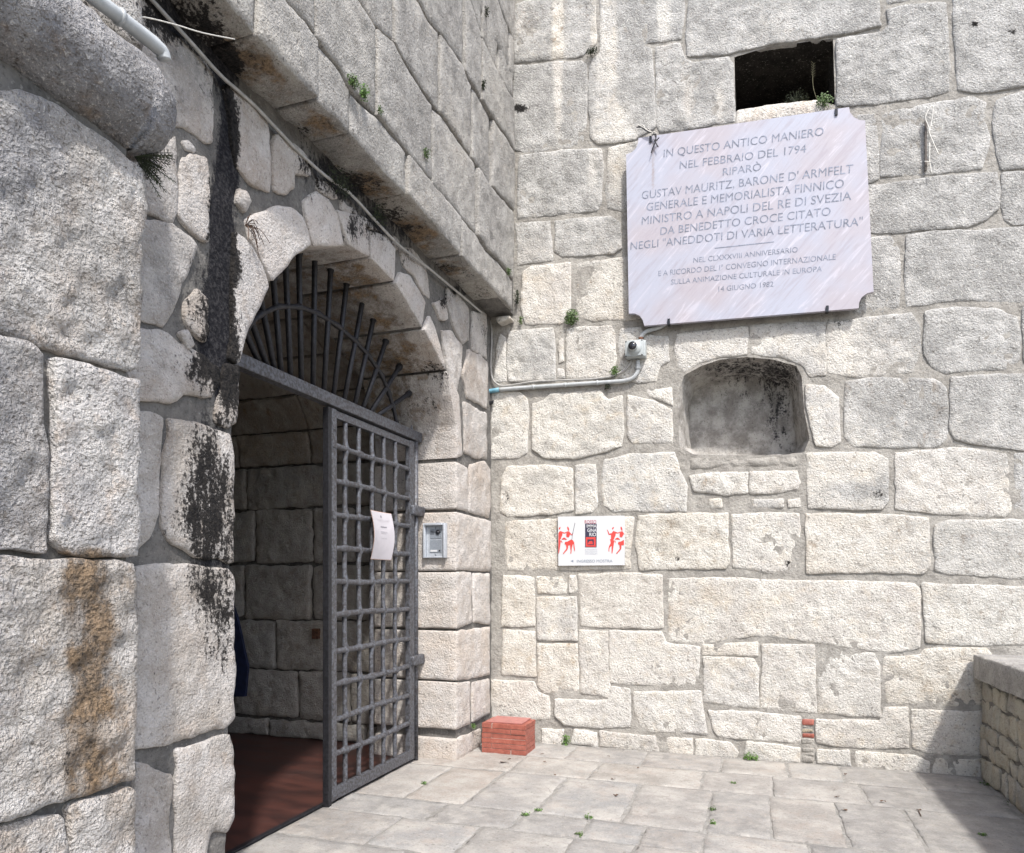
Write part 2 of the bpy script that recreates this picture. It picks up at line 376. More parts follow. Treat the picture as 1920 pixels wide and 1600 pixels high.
M_TXT = plain('typed_print', (.28, .27, .30), .7, 0, .2, 50, 0)
M_RUST = plain('rusty_iron', (.10, .045, .025), .8, 0, .4, 50, .3)
M_WIRE = plain('galvanised_wire', (.62, .60, .55), .5, .2, .15, 80, 0)
M_CLOTH = plain('navy_board', (.012, .018, .05), .6, 0, .2, 20, 0)
M_TWIG = plain('dead_leaf', (.10, .06, .04), .8, 0, .4, 80, 0)
M_LEAF = plain('weed_leaf', (.07, .12, .03), .6, 0, .45, 55, 0)
M_MOSS = plain('dark_moss', (.022, .03, .012), .8, 0, .5, 55, 0)
def marble():
    m, nt, bs = new_mat('white_marble'); b = NB(nt); geo = b.n('ShaderNodeNewGeometry'); P = geo.outputs['Position']
    mp = b.n('ShaderNodeMapping'); mq = b.n('ShaderNodeMapping'); mq.inputs['Rotation'].default_value = (0, R(46), 0); b.l(P, mq.inputs[0]); mp.inputs['Scale'].default_value = (1.3, 1, 12); b.l(mq.outputs[0], mp.inputs[0])
    v = b.noise(mp.outputs[0], 2.2, 9, .7, 1.1); c = b.noise(P, 2.6, 3, .5); d = b.noise(P, 55, 4, .7)
    col = b.mix(b.ramp(c, .35, .65), (.40, .37, .405), (.395, .41, .485)); col = b.mix(b.math('MULTIPLY', b.ramp(v, .50, .66), .42), col, (.30, .265, .30))
    col = b.mix(b.math('MULTIPLY', b.ramp(v, .46, .36), .45), col, (.58, .555, .61)); col = b.mix(b.math('MULTIPLY', b.ramp(d, .58, .72), .3), col, (.42, .38, .42))
    at = b.n('ShaderNodeAttribute', attribute_name='stain'); sep = b.n('ShaderNodeSeparateColor'); b.l(at.outputs['Color'], sep.inputs[0])
    s_ = b.ramp(b.math('ADD', sep.outputs[1], b.math('MULTIPLY', b.math('SUBTRACT', d, .5), .8)), .2, 1.1)
    col = b.mix(s_, col, (.26, .19, .15))
    b.l(col, bs.inputs['Base Color']); bs.inputs['Roughness'].default_value = .5; return m
M_MARB = marble()
def brick_mat():
    m, nt, bs = new_mat('terracotta'); b = NB(nt); geo = b.n('ShaderNodeNewGeometry'); oi = b.n('ShaderNodeObjectInfo'); P = geo.outputs['Position']
    f = b.noise(P, 25, 5, .7); col = b.mix(b.ramp(f, .35, .68), (.22, .055, .035), (.36, .11, .075)); col = b.mix(b.math('MULTIPLY', oi.outputs['Random'], .35), col, (.34, .13, .10))
    col = b.mix(b.math('MULTIPLY', b.ramp(b.noise(P, 90, 3, .6), .62, .74), .5), col, (.5, .34, .28))
    b.l(col, bs.inputs['Base Color']); bs.inputs['Roughness'].default_value = .6
    bp = b.n('ShaderNodeBump'); bp.inputs['Strength'].default_value = .3; bp.inputs['Distance'].default_value = .003; b.l(f, bp.inputs['Height']); b.l(bp.outputs[0], bs.inputs['Normal']); return m
M_BRICK = brick_mat()
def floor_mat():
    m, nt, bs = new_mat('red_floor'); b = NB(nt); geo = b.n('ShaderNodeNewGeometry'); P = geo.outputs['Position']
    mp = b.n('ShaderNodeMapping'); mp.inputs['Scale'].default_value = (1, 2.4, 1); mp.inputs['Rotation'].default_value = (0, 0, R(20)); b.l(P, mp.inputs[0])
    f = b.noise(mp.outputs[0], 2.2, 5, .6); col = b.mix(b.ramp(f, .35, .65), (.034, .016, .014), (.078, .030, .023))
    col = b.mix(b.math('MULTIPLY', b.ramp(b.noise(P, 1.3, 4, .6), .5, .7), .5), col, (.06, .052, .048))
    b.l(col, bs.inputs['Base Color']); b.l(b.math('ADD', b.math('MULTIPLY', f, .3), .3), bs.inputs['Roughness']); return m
M_FLOOR = floor_mat()

# ------------------------------------------------------------------ stains
def blobs(px, py, L):
    v = np.zeros(len(px))
    for (x, y, rx, ry, s) in L: v += s*np.exp(-((px-x)/rx)**2-((py-y)/ry)**2)
    return v
BG = [(1046, 60, 9, 200, -.8), (1141, 30, 14, 170, -1.0), (1245, 30, 12, 60, -.9), (1130, 140, 20, 160, -.5), (1180, 250, 50, 50, -.3), (1460, 60, 60, 60, -.15), (1630, 150, 14, 60, -.4),
      (1150, 230, 30, 60, -.4), (1290, 180, 12, 60, -.4), (1350, 200, 12, 50, -.4), (1110, 320, 12, 60, -.4), (1160, 330, 20, 60, -.5), (1150, 540, 30, 60, -.4), (1575, 650, 18, 60, -.5),
      (1060, 800, 60, 60, .25), (1010, 900, 50, 30, .35), (995, 1020, 50, 40, .25), (1000, 670, 40, 40, .35), (1100, 660, 30, 50, .2), (1590, 920, 40, 20, .5), (1660, 920, 30, 30, .4), (1460, 640, 60, 20, -.2)]
BS = [(1063, 590, 20, 25, .3), (975, 203, 14, 8, 1.2), (1650, 925, 14, 12, .5), (1545, 925, 30, 20, .3), (1275, 1000, 0.1, 0.1, 0), (1477, 1057, 6, 6, 1.5), (1270, 1048, 5, 5, 1.0), (1828, 45, 8, 4, 1.2), (1895, 58, 16, 6, .8), (1742, 230, 8, 50, .25), (1560, 600, 50, 14, .3), (950, 935, 8, 20, .5)]
def st_back(V):
    px, py = topx(V); g = np.clip((640+(px-960)*.38-py)/360, 0, 1)*.72+.22*np.clip((px-1440)/300, 0, 1)*np.clip((1350-py)/300, 0, 1); g += blobs(px, py, BG)
    return np.stack([blobs(px, py, BS), np.clip(blobs(px, py, [(1340, 905, 30, 12, .35), (1090, 1330, 40, 20, .15), (1150, 150, 14, 30, .2), (1160, 1400, 60, 14, .15)]), 0, 1), np.clip(g, 0, 1)], 1)
KL = [(416, 250, 18, 110, 1.4), (415, 370, 19, 80, 1.5), (413, 470, 20, 70, 1.5), (412, 570, 22, 80, 1.5), (418, 650, 24, 60, 1.1), (430, 740, 28, 70, .66), (372, 590, 28, 70, .52), (392, 690, 50, 50, .55), (382, 840, 40, 60, .66), (392, 930, 46, 80, .72), (385, 150, 26, 60, .4), (345, 700, 40, 30, .25), (360, 470, 10, 60, .35),
      (395, 1010, 44, 50, .6), (400, 1100, 48, 60, .56), (402, 1210, 46, 110, .5), (330, 960, 14, 60, .3), (428, 122, 26, 26, 1.6), (640, 350, 55, 30, .85), (700, 415, 40, 40, .75), (600, 310, 40, 26, .7), (690, 340, 60, 18, .5), (340, 50, 60, 50, .85), (300, 20, 40, 40, .7), (395, 40, 30, 50, .7), (410, 100, 30, 40, .7),
      (505, 178, 14, 8, .9), (570, 240, 28, 18, .85), (600, 180, 60, 10, .5), (810, 700, 22, 30, .55), (800, 760, 20, 20, .35), (775, 430, 40, 16, .75), (745, 400, 30, 14, .6), (820, 500, 30, 10, .7), (860, 510, 40, 20, .45), (906, 540, 30, 30, .4), (900, 630, 14, 40, .45),
      (560, 300, 20, 20, .4), (660, 430, 14, 50, .35), (760, 470, 20, 30, .5), (830, 560, 10, 20, .9), (858, 545, 10, 12, 1.0), (430, 270, 14, 60, .4), (30, 40, 8, 40, .6), (330, 1435, 20, 10, .6), (300, 1000, 8, 30, .4), (480, 110, 40, 30, .3), (530, 60, 30, 40, .15), (790, 850, 10, 10, .3)]
OL = [(168, 1070, 58, 50, .9), (172, 1150, 56, 90, .9), (172, 1280, 54, 120, .9), (165, 1440, 48, 80, .9), (135, 1250, 20, 200, .3), (225, 1420, 20, 60, .25), (180, 1040, 60, 10, .9), (250, 265, 40, 26, .2), (160, 180, 60, 60, .25), (500, 130, 50, 40, .55), (610, 230, 50, 30, .5), (700, 350, 50, 30, .7), (780, 440, 50, 30, .75), (838, 508, 26, 12, 1.0),
      (930, 587, 24, 8, .8), (340, 180, 40, 60, .25), (365, 340, 14, 50, .3), (450, 100, 50, 40, .5), (145, 1530, 10, 30, .6), (730, 680, 60, 90, .35), (680, 520, 60, 40, .35), (300, 690, 50, 40, .2), (350, 1250, 60, 100, .08), (415, 850, 20, 30, .2)]
def st_left(V):
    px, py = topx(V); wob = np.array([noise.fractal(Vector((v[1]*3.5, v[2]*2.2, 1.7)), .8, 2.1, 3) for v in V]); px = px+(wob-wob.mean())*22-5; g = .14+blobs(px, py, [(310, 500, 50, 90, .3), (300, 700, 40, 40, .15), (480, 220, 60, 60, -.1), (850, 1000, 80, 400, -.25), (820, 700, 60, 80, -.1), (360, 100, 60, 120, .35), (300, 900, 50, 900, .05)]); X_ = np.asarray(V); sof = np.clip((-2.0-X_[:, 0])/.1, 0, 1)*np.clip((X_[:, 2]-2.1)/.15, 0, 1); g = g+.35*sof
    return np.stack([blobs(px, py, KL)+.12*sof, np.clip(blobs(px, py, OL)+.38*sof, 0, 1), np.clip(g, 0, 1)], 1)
def st_over(V):
    px, py = topx(V); und = (np.asarray(V)[:, 2] < 3.36) & (np.asarray(V)[:, 0] < -1.775)
    k = (blobs(px, py, KL)*.68+.04)*und; o = blobs(px, py, OL)*und+und*.22; g = .55+.25*np.sin(V[:, 1]*5)*np.cos(V[:, 2]*4)-.25*np.clip((py-px*1.1+500)/300, 0, 1)*(~und)
    return np.stack([k, np.clip(o, 0, 1), np.clip(g, 0, 1)], 1)
def st_pier(V):
    px, py = topx(V); g = blobs(px, py, [(40, 300, 120, 130, .6), (0, 800, 70, 300, .55), (0, 1250, 70, 200, .3), (60, 80, 200, 100, .5)])
    return np.stack([blobs(px, py, [(30, 60, 8, 60, .8), (150, 1180, 30, 120, .28), (125, 1440, 10, 60, .5), (130, 350, 30, 50, .2)]), np.clip(blobs(px, py, OL), 0, 1), np.clip(g, 0, 1)], 1)
def st_flat(r=0, g=0, b=0): return lambda V: np.tile(np.array([[r, g, b]], float), (len(V), 1))
def vary(c, v=.07, w=.03):
    k = 1+random.uniform(-v, v); t = random.uniform(-w, w); return (c[0]*k*(1+t), c[1]*k, c[2]*k*(1-t))

# ------------------------------------------------------------------ ground, pavement, passage floor
g = 60
mesh_obj('ground', [(-g, -g, -.06), (g, -g, -.06), (g, g, -.06), (-g, g, -.06)], [[0, 1, 2, 3]], plain('dry_ground', (.20, .18, .15), .95, 0, .2, 3, .3), kind='structure')
pav = struct('pavement')
sheet('joint_bed', GRND, [(-1.96, -6), (1.5, -6), (1.5, 5.3), (-1.96, 5.3)], [], pav, M_JOINT, n=-.003, sp=.12, rough=.003, kind='stuff')
sheet('joint_bed', GRND, [(-2.25, 2.25), (-1.96, 2.25), (-1.96, 4.6), (-2.25, 4.6)], [], pav, M_JOINT, n=-.003, sp=.12, rough=.002, kind='stuff')
def clipx(poly, x0):
    out = []
    for i in range(len(poly)):
        p, q = poly[i-1], poly[i]
        if (p[0] >= x0) != (q[0] >= x0):
            t = (x0-p[0])/(q[0]-p[0]); out.append((x0, p[1]+t*(q[1]-p[1])))
        if q[0] >= x0: out.append(q)
    return out
rows = [(5.20, 4.80, [-2.26, -1.75, -1.25, -.72, -.2, .22, .55, 1.0, 1.36]), (4.80, 4.36, [-2.26, -1.52, -.98, -.3, .12, .62, 1.36]), (4.36, 3.63, [-2.26, -1.9, -1.53, -1.12, -.65, -.23, .094, .435, .78, 1.36]),
        (3.63, 3.34, [-2.26, -1.62, -1.166, -.80, -.51, -.22, .25, .72, 1.36]), (3.34, 2.93, [-2.26, -1.75, -1.30, -.82, -.52, -.1, .3, .9, 1.36]), (2.93, 2.45, [-2.26, -1.5, -.9, -.4, .2, .8, 1.36]),
        (2.45, 1.9, [-1.95, -1.3, -.6, .1, .7, 1.36]), (1.9, 1.3, [-1.95, -1.1, -.2, .5, 1.36]), (1.3, .6, [-1.9, -1.2, -.5, .3, 1.36]), (.6, -.1, [-1.9, -.9, 0, .8, 1.36])]
for (yt, yb, cuts) in rows:
    for i in range(len(cuts)-1):
        h = .006
        sk = random.uniform(-.02, .02)
        x0, x1 = cuts[i]+h, cuts[i+1]-h
        p = [(x0+random.uniform(-.01, .01), yb+h+random.uniform(-.012, .012)), (x1+sk*.3, yb+h+random.uniform(-.012, .012)), (x1+random.uniform(-.01, .01), yt-h+random.uniform(-.012, .012)), (x0+sk*.3, yt-h+random.uniform(-.012, .012))]
        p = [(max(q[0], -2.25 if q[1] > 2.25 else -1.94), q[1]) for q in p]
        if x0 < -2.2 or x1 < -1.95: p = [(q[0], max(2.31, q[1]) if q[0] < -1.95 else q[1]) for q in p]
        c = vary(random.choice([(.27, .26, .243), (.265, .255, .242), (.29, .268, .245), (.26, .252, .24)]), .06, .03)
        px, py = (x0+x1)/2, (yt+yb)/2
        stone('slab', GRND, p, pav, M_SLAB, c, depth=.03, proud=.0015, sp=.045 if yb > 1.8 else .09, edge=.006, rough=.0025, jag=.004, rnd=.012, lump=.002, tilt=.002,
              stain=st_flat(0, .06 if random.random() < .3 else 0, random.choice([.1, .25, .4])))
pf = struct('passage_floor')
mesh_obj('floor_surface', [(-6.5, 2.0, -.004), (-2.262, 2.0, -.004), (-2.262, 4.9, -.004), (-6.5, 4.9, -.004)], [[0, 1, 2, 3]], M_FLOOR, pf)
V, Fc = box((-2.290, 2.2, -.02), (-2.258, 4.56, .006), .003); mesh_obj('threshold_strip', V, Fc, M_IRON2, pf, False)
V, Fc = box((-2.31, 4.51, -.02), (-2.26, 4.76, .012), .003)

# ------------------------------------------------------------------ back wall of the castle
wall = thing('castle_wall', 'tall wall of big cream and grey limestone blocks carrying the marble plaque and the niche', 'stone wall', (0, 5.228, 0))
niche_px = [(1283, 703), (1315, 686), (1350, 674), (1400, 669), (1450, 674), (1493, 686), (1503, 705), (1508, 770), (1518, 822), (1508, 848), (1470, 853), (1400, 854), (1300, 852), (1274, 838), (1270, 775), (1274, 730)]
win_px = [(1377, 106), (1440, 87), (1562, 71), (1566, 196), (1540, 190), (1440, 200), (1379, 208)]
niche = BACK.P(niche_px); win = BACK.P(win_px)
sheet('mortar', BACK, [(-2.4, -.1), (3.2, -.1), (3.2, 6.4), (-2.4, 6.4)], [niche, win], wall, M_MORT, n=-.007, sp=.05, rough=.006, color=(.3, .28, .25), stain=lambda V: st_back(V)*[1, 0, 0])
BS_ = """965 8,1112 -40,1115 0,1118 80,1105 92,1092 104,1030 112,962 118,960 30
1127 -60,1280 -60,1283 20,1277 72,1224 80,1207 84,1222 92,1226 160,1228 238,1190 262,1122 270,1108 258,1104 200,1104 130,1110 112,1125 100
1230 88,1274 80,1283 112,1300 117,1366 106,1375 120,1376 180,1378 228,1300 240,1238 248,1230 232
1292 -60,1647 -60,1648 35,1652 49,1600 60,1562 67,1500 75,1440 83,1370 101,1290 106,1286 60,1290 20
1656 -60,1778 -60,1774 -4,1700 0,1665 6
1662 19,1700 11,1773 5,1777 60,1780 130,1778 170,1740 182,1700 185,1640 195,1570 198,1569 75,1600 70,1655 59,1668 45
1787 -60,1940 -60,1940 156,1860 171,1835 172,1797 168,1794 150,1793 100,1788 60
1653 213,1740 194,1790 186,1825 181,1850 192,1845 225,1854 252,1852 282,1840 315,1790 322,1720 328,1653 331
1610 216,1643 213,1646 260,1647 335,1632 343,1600 345,1596 300
1868 187,1940 166,1940 314,1880 317,1870 290,1862 230
1600 352,1632 348,1700 341,1765 331,1868 324,1873 345,1872 392,1850 410,1815 426,1760 430,1680 436,1600 438
1880 325,1940 322,1940 419,1900 421,1882 412,1877 385
1600 446,1672 444,1686 468,1690 520,1687 576,1655 584,1600 589
1701 441,1760 433,1840 431,1940 425,1940 571,1830 562,1760 566,1701 575,1695 520
1553 607,1600 600,1655 593,1708 588,1724 612,1727 662,1710 697,1665 704,1600 706,1552 700,1550 650
1735 585,1790 577,1860 579,1908 594,1913 640,1910 675,1885 693,1770 698,1747 688,1732 664
1920 578,1946 576,1946 690,1922 680,1918 610
1587 715,1640 709,1750 711,1775 728,1778 760,1776 823,1760 837,1690 839,1600 837,1585 820,1583 760
1784 707,1850 704,1940 701,1940 845,1870 839,1790 825,1781 800
1511 722,1545 725,1571 745,1576 828,1560 837,1530 836,1522 800,1513 760
1513 851,1580 848,1640 849,1665 862,1665 938,1654 954,1585 955,1516 953
1679 849,1730 846,1790 839,1850 845,1889 853,1895 958,1885 969,1740 962,1680 954
1903 852,1946 850,1946 967,1903 964
1511 964,1590 964,1690 967,1740 973,1745 1060,1730 1075,1620 1073,1513 1074
1753 985,1780 976,1840 976,1940 973,1940 1085,1780 1077,1753 1069
1255 1086,1350 1083,1440 1088,1600 1090,1714 1094,1725 1105,1725 1215,1660 1225,1640 1220,1520 1203,1440 1193,1418 1193,1315 1207,1253 1202
1731 1095,1830 1098,1940 1102,1940 1207,1850 1209,1800 1211,1738 1204,1733 1130
1660 1234,1728 1230,1735 1219,1800 1215,1850 1217,1870 1240,1870 1325,1832 1325,1760 1323,1664 1319,1656 1262
1532 1221,1560 1221,1640 1226,1649 1250,1651 1344,1580 1340,1535 1337
1428 1209,1527 1210,1530 1336,1470 1333,1427 1327
1319 1233,1380 1232,1413 1236,1421 1255,1421 1327,1370 1324,1320 1315
1318 1210,1370 1207,1420 1205,1420 1229,1370 1228,1318 1228
1143 1183,1240 1185,1249 1206,1313 1214,1311 1289,1180 1284,1143 1280
1085 1078,1160 1074,1241 1079,1243 1177,1165 1178,1089 1173
1086 1182,1140 1184,1142 1308,1089 1299
1007 1121,1080 1119,1082 1201,1008 1201
1009 1208,1082 1208,1085 1299,1020 1299,1008 1285
1007 1083,1064 1081,1061 1113,1008 1113
1069 1080,1079 1080,1080 1108,1067 1112
943 1079,1001 1081,1003 1174,941 1175
943 1181,1003 1184,1004 1268,970 1267,941 1265
922 1276,1000 1279,1008 1297,1029 1307,1030 1349,985 1352,922 1354
1041 1312,1141 1314,1146 1288,1180 1293,1181 1364,1115 1364,1058 1359,1041 1343
1188 1299,1313 1297,1317 1323,1325 1377,1205 1371,1189 1338
1329 1333,1420 1336,1499 1345,1499 1391,1421 1388,1346 1380,1335 1364
1531 1350,1651 1353,1658 1327,1701 1328,1704 1403,1600 1402,1531 1393
1709 1331,1870 1338,1870 1418,1736 1412,1712 1403
1016 1368,1056 1369,1054 1397,1016 1399
1076 1368,1119 1374,1119 1400,1070 1394
1125 1372,1228 1382,1235 1411,1125 1400
1251 1382,1298 1385,1298 1418,1247 1411
1303 1386,1368 1392,1386 1411,1379 1423,1303 1418
1400 1392,1500 1402,1500 1430,1396 1424
1533 1406,1591 1409,1595 1437,1533 1430
1604 1410,1714 1418,1742 1430,1740 1454,1604 1443
1751 1423,1870 1426,1870 1462,1751 1456
963 124,1030 118,1090 113,1100 122,1101 180,1098 262,1091 272,1040 280,985 286,965 279,960 200
975 292,1050 283,1127 280,1131 310,1127 380,1119 394,1060 401,971 410,970 350
1142 278,1190 266,1218 262,1218 388,1165 396,1139 391,1136 350
966 419,1031 414,1034 465,1035 487,1000 492,971 497,969 455
1041 415,1090 408,1143 405,1162 419,1165 466,1150 477,1100 478,1055 482,1041 471
981 511,995 501,1069 493,1070 580,1063 600,1048 606,985 608,977 572
1080 494,1130 485,1215 480,1215 592,1178 599,1112 602,1090 594,1080 574
953 622,1000 618,1036 616,1040 640,1041 711,1000 714,954 716,950 675
1048 640,1055 634,1056 677,1048 680
1045 691,1056 692,1058 709,1045 710
1063 617,1100 612,1144 611,1152 620,1156 675,1145 707,1062 710
1165 619,1200 614,1207 630,1252 632,1254 676,1237 686,1231 714,1197 719,1162 707,1160 650
1271 627,1330 620,1401 614,1401 664,1350 669,1310 681,1282 696,1269 687,1265 650
1407 609,1480 606,1547 605,1548 703,1520 706,1503 684,1470 670,1410 664
938 626,947 633,948 680,950 716,926 716,930 660
922 738,950 734,974 736,989 749,990 800,986 848,970 859,921 861
998 757,1020 751,1032 739,1075 736,1125 735,1140 750,1166 743,1169 787,1169 808,1164 837,1125 849,1075 859,1020 859,998 842
1176 741,1225 752,1258 770,1262 800,1260 830,1187 831,1176 815
1212 729,1258 727,1262 762,1240 750,1216 742
950 877,1025 872,1072 879,1074 925,1074 956,1050 962,950 969,939 960,940 900
1079 873,1116 871,1119 949,1109 959,1080 964
1133 863,1180 852,1265 849,1274 880,1288 912,1286 959,1150 959,1131 949,1128 900
1292 893,1340 887,1402 886,1402 924,1360 928,1330 923,1302 922
1406 886,1494 883,1500 905,1494 917,1450 925,1407 925
1478 938,1499 934,1500 950,1479 951
1330 937,1352 936,1354 952,1334 953
1410 938,1468 937,1468 950,1412 952
948 978,1050 973,1187 971,1185 1010,1180 1045,1181 1066,1080 1068,950 1069,946 1025
1198 968,1280 963,1364 963,1367 1056,1361 1066,1200 1068,1191 1020
1373 966,1440 962,1499 963,1504 1072,1440 1073,1374 1064"""
def parse(s): return [[tuple(map(float, p.split())) for p in l.split(',')] for l in s.strip().split('\n')]
for q in parse(BS_):
    cy = sum(p[1] for p in q)/len(q); small = len(q) < 4 or (max(p[0] for p in q)-min(p[0] for p in q)) < 30
    c = vary((.51, .49, .46), .09, .025)
    gv = random.uniform(-.25, .25); ov = max(0, random.uniform(-.25, .20)); c = (c[0]*(1+ov*.15), c[1], c[2]*(1-ov*.35)); rg_ = random.uniform(.0038, .0075)
    stone('stone', BACK, BACK.P(q), wall, M_BACK, c, depth=.05, proud=random.uniform(-.003, .006), sp=.018, edge=.006, rough=rg_, jag=.0035,
          rnd=.010, stain=lambda V, gv=gv: np.clip(st_back(V)+[0, ov, gv], 0, 2), lump=.001, grow=.006)
# stones beyond the frame: above and right of it
x = -1.9
while x < 3.1:
    wd = random.uniform(.45, .8); z0 = 1.25+(4.948-.3231*min(x, 1.68))*.878+.02
    while z0 < 6.35:
        z1 = min(z0+.43, 6.4); stone('stone', BACK, [(x, z0), (x+wd-.015, z0), (x+wd-.015, z1-.015), (x, z1-.015)], wall, M_BACK, vary((.46, .43, .38)), sp=.06, stain=st_flat(0, 0, .7)); z0 = z1
    x += wd
z0 = .0
while z0 < 5.1:
    hh = random.uniform(.32, .48); x = 1.70+random.uniform(0, .02)
    while x < 3.1:
        wd = random.uniform(.4, .8); x1 = min(x+wd, 3.18)
        if x1-x > .1: stone('stone', BACK, [(x+.008, z0+.01), (x1-.008, z0+.01), (x1-.008, min(z0+hh, 5.14)-.008), (x+.008, min(z0+hh, 5.14)-.008)], wall, M_BACK, vary((.46, .43, .38)), edge=.006, lump=.001, sp=.045, stain=st_flat(0, 0, .25+.1*z0))
        x = x1
    z0 += hh
# broken bricks in the gap near the ground
for (y0, y1, c) in [(1349, 1359, 1), (1361, 1364, 0), (1366, 1373, 2), (1376, 1383, 1), (1386, 1394, 0), (1403, 1409, 0), (1412, 1417, 0), (1419, 1428, 0)]:
    stone('brick', BACK, BACK.P([(1505, y0), (1526, y0+1), (1526, y1+1), (1505, y1)]), wall, [M_MORT, M_BRICK, M_RUB][c], (.36, .3, .22), depth=.04, proud=-.001, sp=.012, edge=.004, rough=.004, rnd=.004, lump=0)
# niche and window opening
nc = recess('niche', BACK, niche, .34, wall, M_NICHE, back=.86, n0=-.018, rough=.012, stain=lambda V: np.stack([blobs(*topx(V), [(1390, 690, 110, 30, .50), (1460, 790, 40, 70, .42), (1380, 750, 60, 30, .22), (1470, 710, 40, 40, .3)]), 0*V[:, 0], 0*V[:, 0]], 1))  # plaster coloured darker towards the top and right of the niche
recess('window_hole', BACK, win, 1.3, wall, M_HOLE_DARK, back=.95, n0=-.018, drop=.0, rough=.01)
stone('sill_stone', BACK, BACK.P([(1380, 206), (1440, 196), (1532, 186), (1541, 192), (1545, 215), (1380, 236)]), wall, M_BACK, (.56, .49, .42), depth=.35, proud=.0, sp=.02, edge=.01, rough=.006, stain=st_flat(0, .1, 0))
stone('sill_stone', BACK, BACK.P([(1290, 857), (1400, 858), (1506, 852), (1500, 878), (1400, 880), (1292, 884)]), wall, M_MORT, (.4, .37, .33), depth=.25, proud=-.004, sp=.02, edge=.02, rough=.008)

# ------------------------------------------------------------------ gateway wall with its arch
gw = thing('gateway_wall', 'stained wall with the round arched gateway, black run beside its arch stones', 'stone wall', (-1.95, 3.4, 0))
arch_px = [(442, 1400), (447, 685), (457, 650), (465, 620), (484, 580), (506, 535), (532, 503), (562, 477), (583, 465), (647, 460), (692, 485), (739, 530), (789, 617), (835, 695), (855, 800)]
arch = LEFT.P(arch_px); arch = [(2.27, -.1)]+[(max(a, 2.28)-.0, b) for a, b in arch[1:]]+[(4.52, 2.2), (4.52, -.1)]
ac = np.array([3.4, 1.8])
arch_out = [tuple(ac+(np.array(p)-ac)*1.02) for p in arch]
sheet('mortar', LEFT, [(.4, -.1), (arch_out[0][0], -.1)]+arch_out[1:-1]+[(arch_out[-1][0], -.1), (5.25, -.1), (5.25, 3.45), (.4, 3.45)], [], gw, M_MORTL, n=-.012, sp=.05, rough=.010, stain=lambda V: st_left(V)*[1, 0, 0])
# mortar behind the soffit joints
path_ = [np.array((arch_out[0][0], -.05))]+[np.array(p) for p in arch_out[1:-1]]+[np.array((arch_out[-1][0], -.05))]
ring = [a+(b-a)*t for a, b in zip(path_, path_[1:]) for t in np.linspace(0, 1, max(2, int(np.linalg.norm(b-a)/.08)), endpoint=False)]+[path_[-1]]
Vr = []; Fr = []; xs = np.linspace(0, -.62, 9)
for x in xs:
    for p in ring: Vr.append(LEFT.w(p[0]+random.uniform(-.003, .003), p[1], -.02+x))
m_ = len(ring)
for i in range(len(xs)-1):
    for j in range(m_-1): Fr.append([i*m_+j, i*m_+j+1, (i+1)*m_+j+1, (i+1)*m_+j])
mesh_obj('soffit_mortar', Vr, Fr, M_MORTL, gw, True, (.2, .2, .2), np.zeros((len(Vr), 3)))
W_ = """300 -10,310 60,350 75,385 110,402 140,400 200,398 262,385 265,345 235,290 230,262 100,262 -10
250 285,331 255,333 300,332 400,325 415,290 400,262 392,250 350
342 297,360 290,388 298,392 340,391 400,388 452,375 450,345 415,338 400,340 340
345 268,355 263,368 278,365 285,350 280
250 410,270 412,322 422,360 445,371 462,365 487,350 520,335 537,327 587,307 612,262 595,240 590
250 613,262 617,302 622,340 645,385 668,412 690,414 720,398 745,350 745,312 753,240 752
425 690,446 690,447 740,443 790,428 802,408 790,412 740
352 570,370 545,388 560,390 620,383 640,360 620,350 600
338 628,350 622,363 645,352 652
425 162,447 175,494 219,503 256,508 319,507 360,472 344,444 312,437 256
516 252,556 275,581 303,581 331,553 325,550 350,534 366,513 359,511 287
447 353,462 359,472 381,459 397,445 381
596 335,618 345,634 372,618 368,598 356
640 375,662 388,672 402,655 400,640 392
668 405,690 412,716 438,700 430,676 416
751 462,775 470,800 500,805 540,806 558,796 553,780 520,758 500
732 440,750 452,748 470,738 462
839 540,858 548,879 580,879 638,867 645,850 609,840 575
813 570,832 560,838 598,824 600
828 620,845 622,866 650,864 698,858 733,845 720,838 680
885 585,912 590,913 672,886 655
879 657,913 677,913 766,876 744,868 703
871 756,912 777,913 861,886 857,873 848"""
for q in parse(W_):
    stone('stone', LEFT, LEFT.P(q), gw, M_LEFT, vary((.38, .35, .32), .09, .03), depth=.06, proud=random.uniform(0, .010), sp=.02, edge=.008, rough=.0055, jag=.006, rnd=.012, lump=.003, stain=st_left, grow=.006)
near = """250 764,304 784,301 834,297 969,280 1010,255 1033
314 784,371 791,405 807,432 811,441 840,442 935,437 1055,419 1049,368 1044,311 1015,304 990,308 900
250 1057,371 1061,429 1066,441 1080,441 1348,422 1368,331 1392,250 1407
331 1405,432 1376,439 1397,439 1532,426 1563,398 1562,391 1586,385 1700,327 1700,328 1500
250 1425,280 1429,297 1442,322 1456,324 1600,322 1720,250 1720"""
for i, q in enumerate(parse(near)):
    stone('stone', LEFT, LEFT.P(q), gw, M_LEFT, vary((.38, .35, .315), .07, .03), depth=.6 if i in (1, 2, 3) else .06, proud=random.uniform(0, .008), sp=.02, edge=.009, rough=.0055, jag=.006, rnd=.012, lump=.003, stain=st_left)
V_ = """437 432,455 445,472 465,490 495,504 530,505 541,484 580,465 620,457 650,449 678,442 685,428 675,434 625,435 525
462 412,480 402,516 387,550 391,566 406,574 430,581 461,556 475,537 500,512 528,507 525,469 450
569 376,594 359,616 372,634 400,641 436,646 460,587 463,577 431
631 394,675 403,692 437,692 483,651 461,644 437
696 432,722 441,741 466,738 527,696 485
748 509,767 516,787 547,797 567,791 614,741 532
803 593,815 619,834 679,834 693,792 619
836 696,848 716,860 741,868 853,857 860,855 800"""
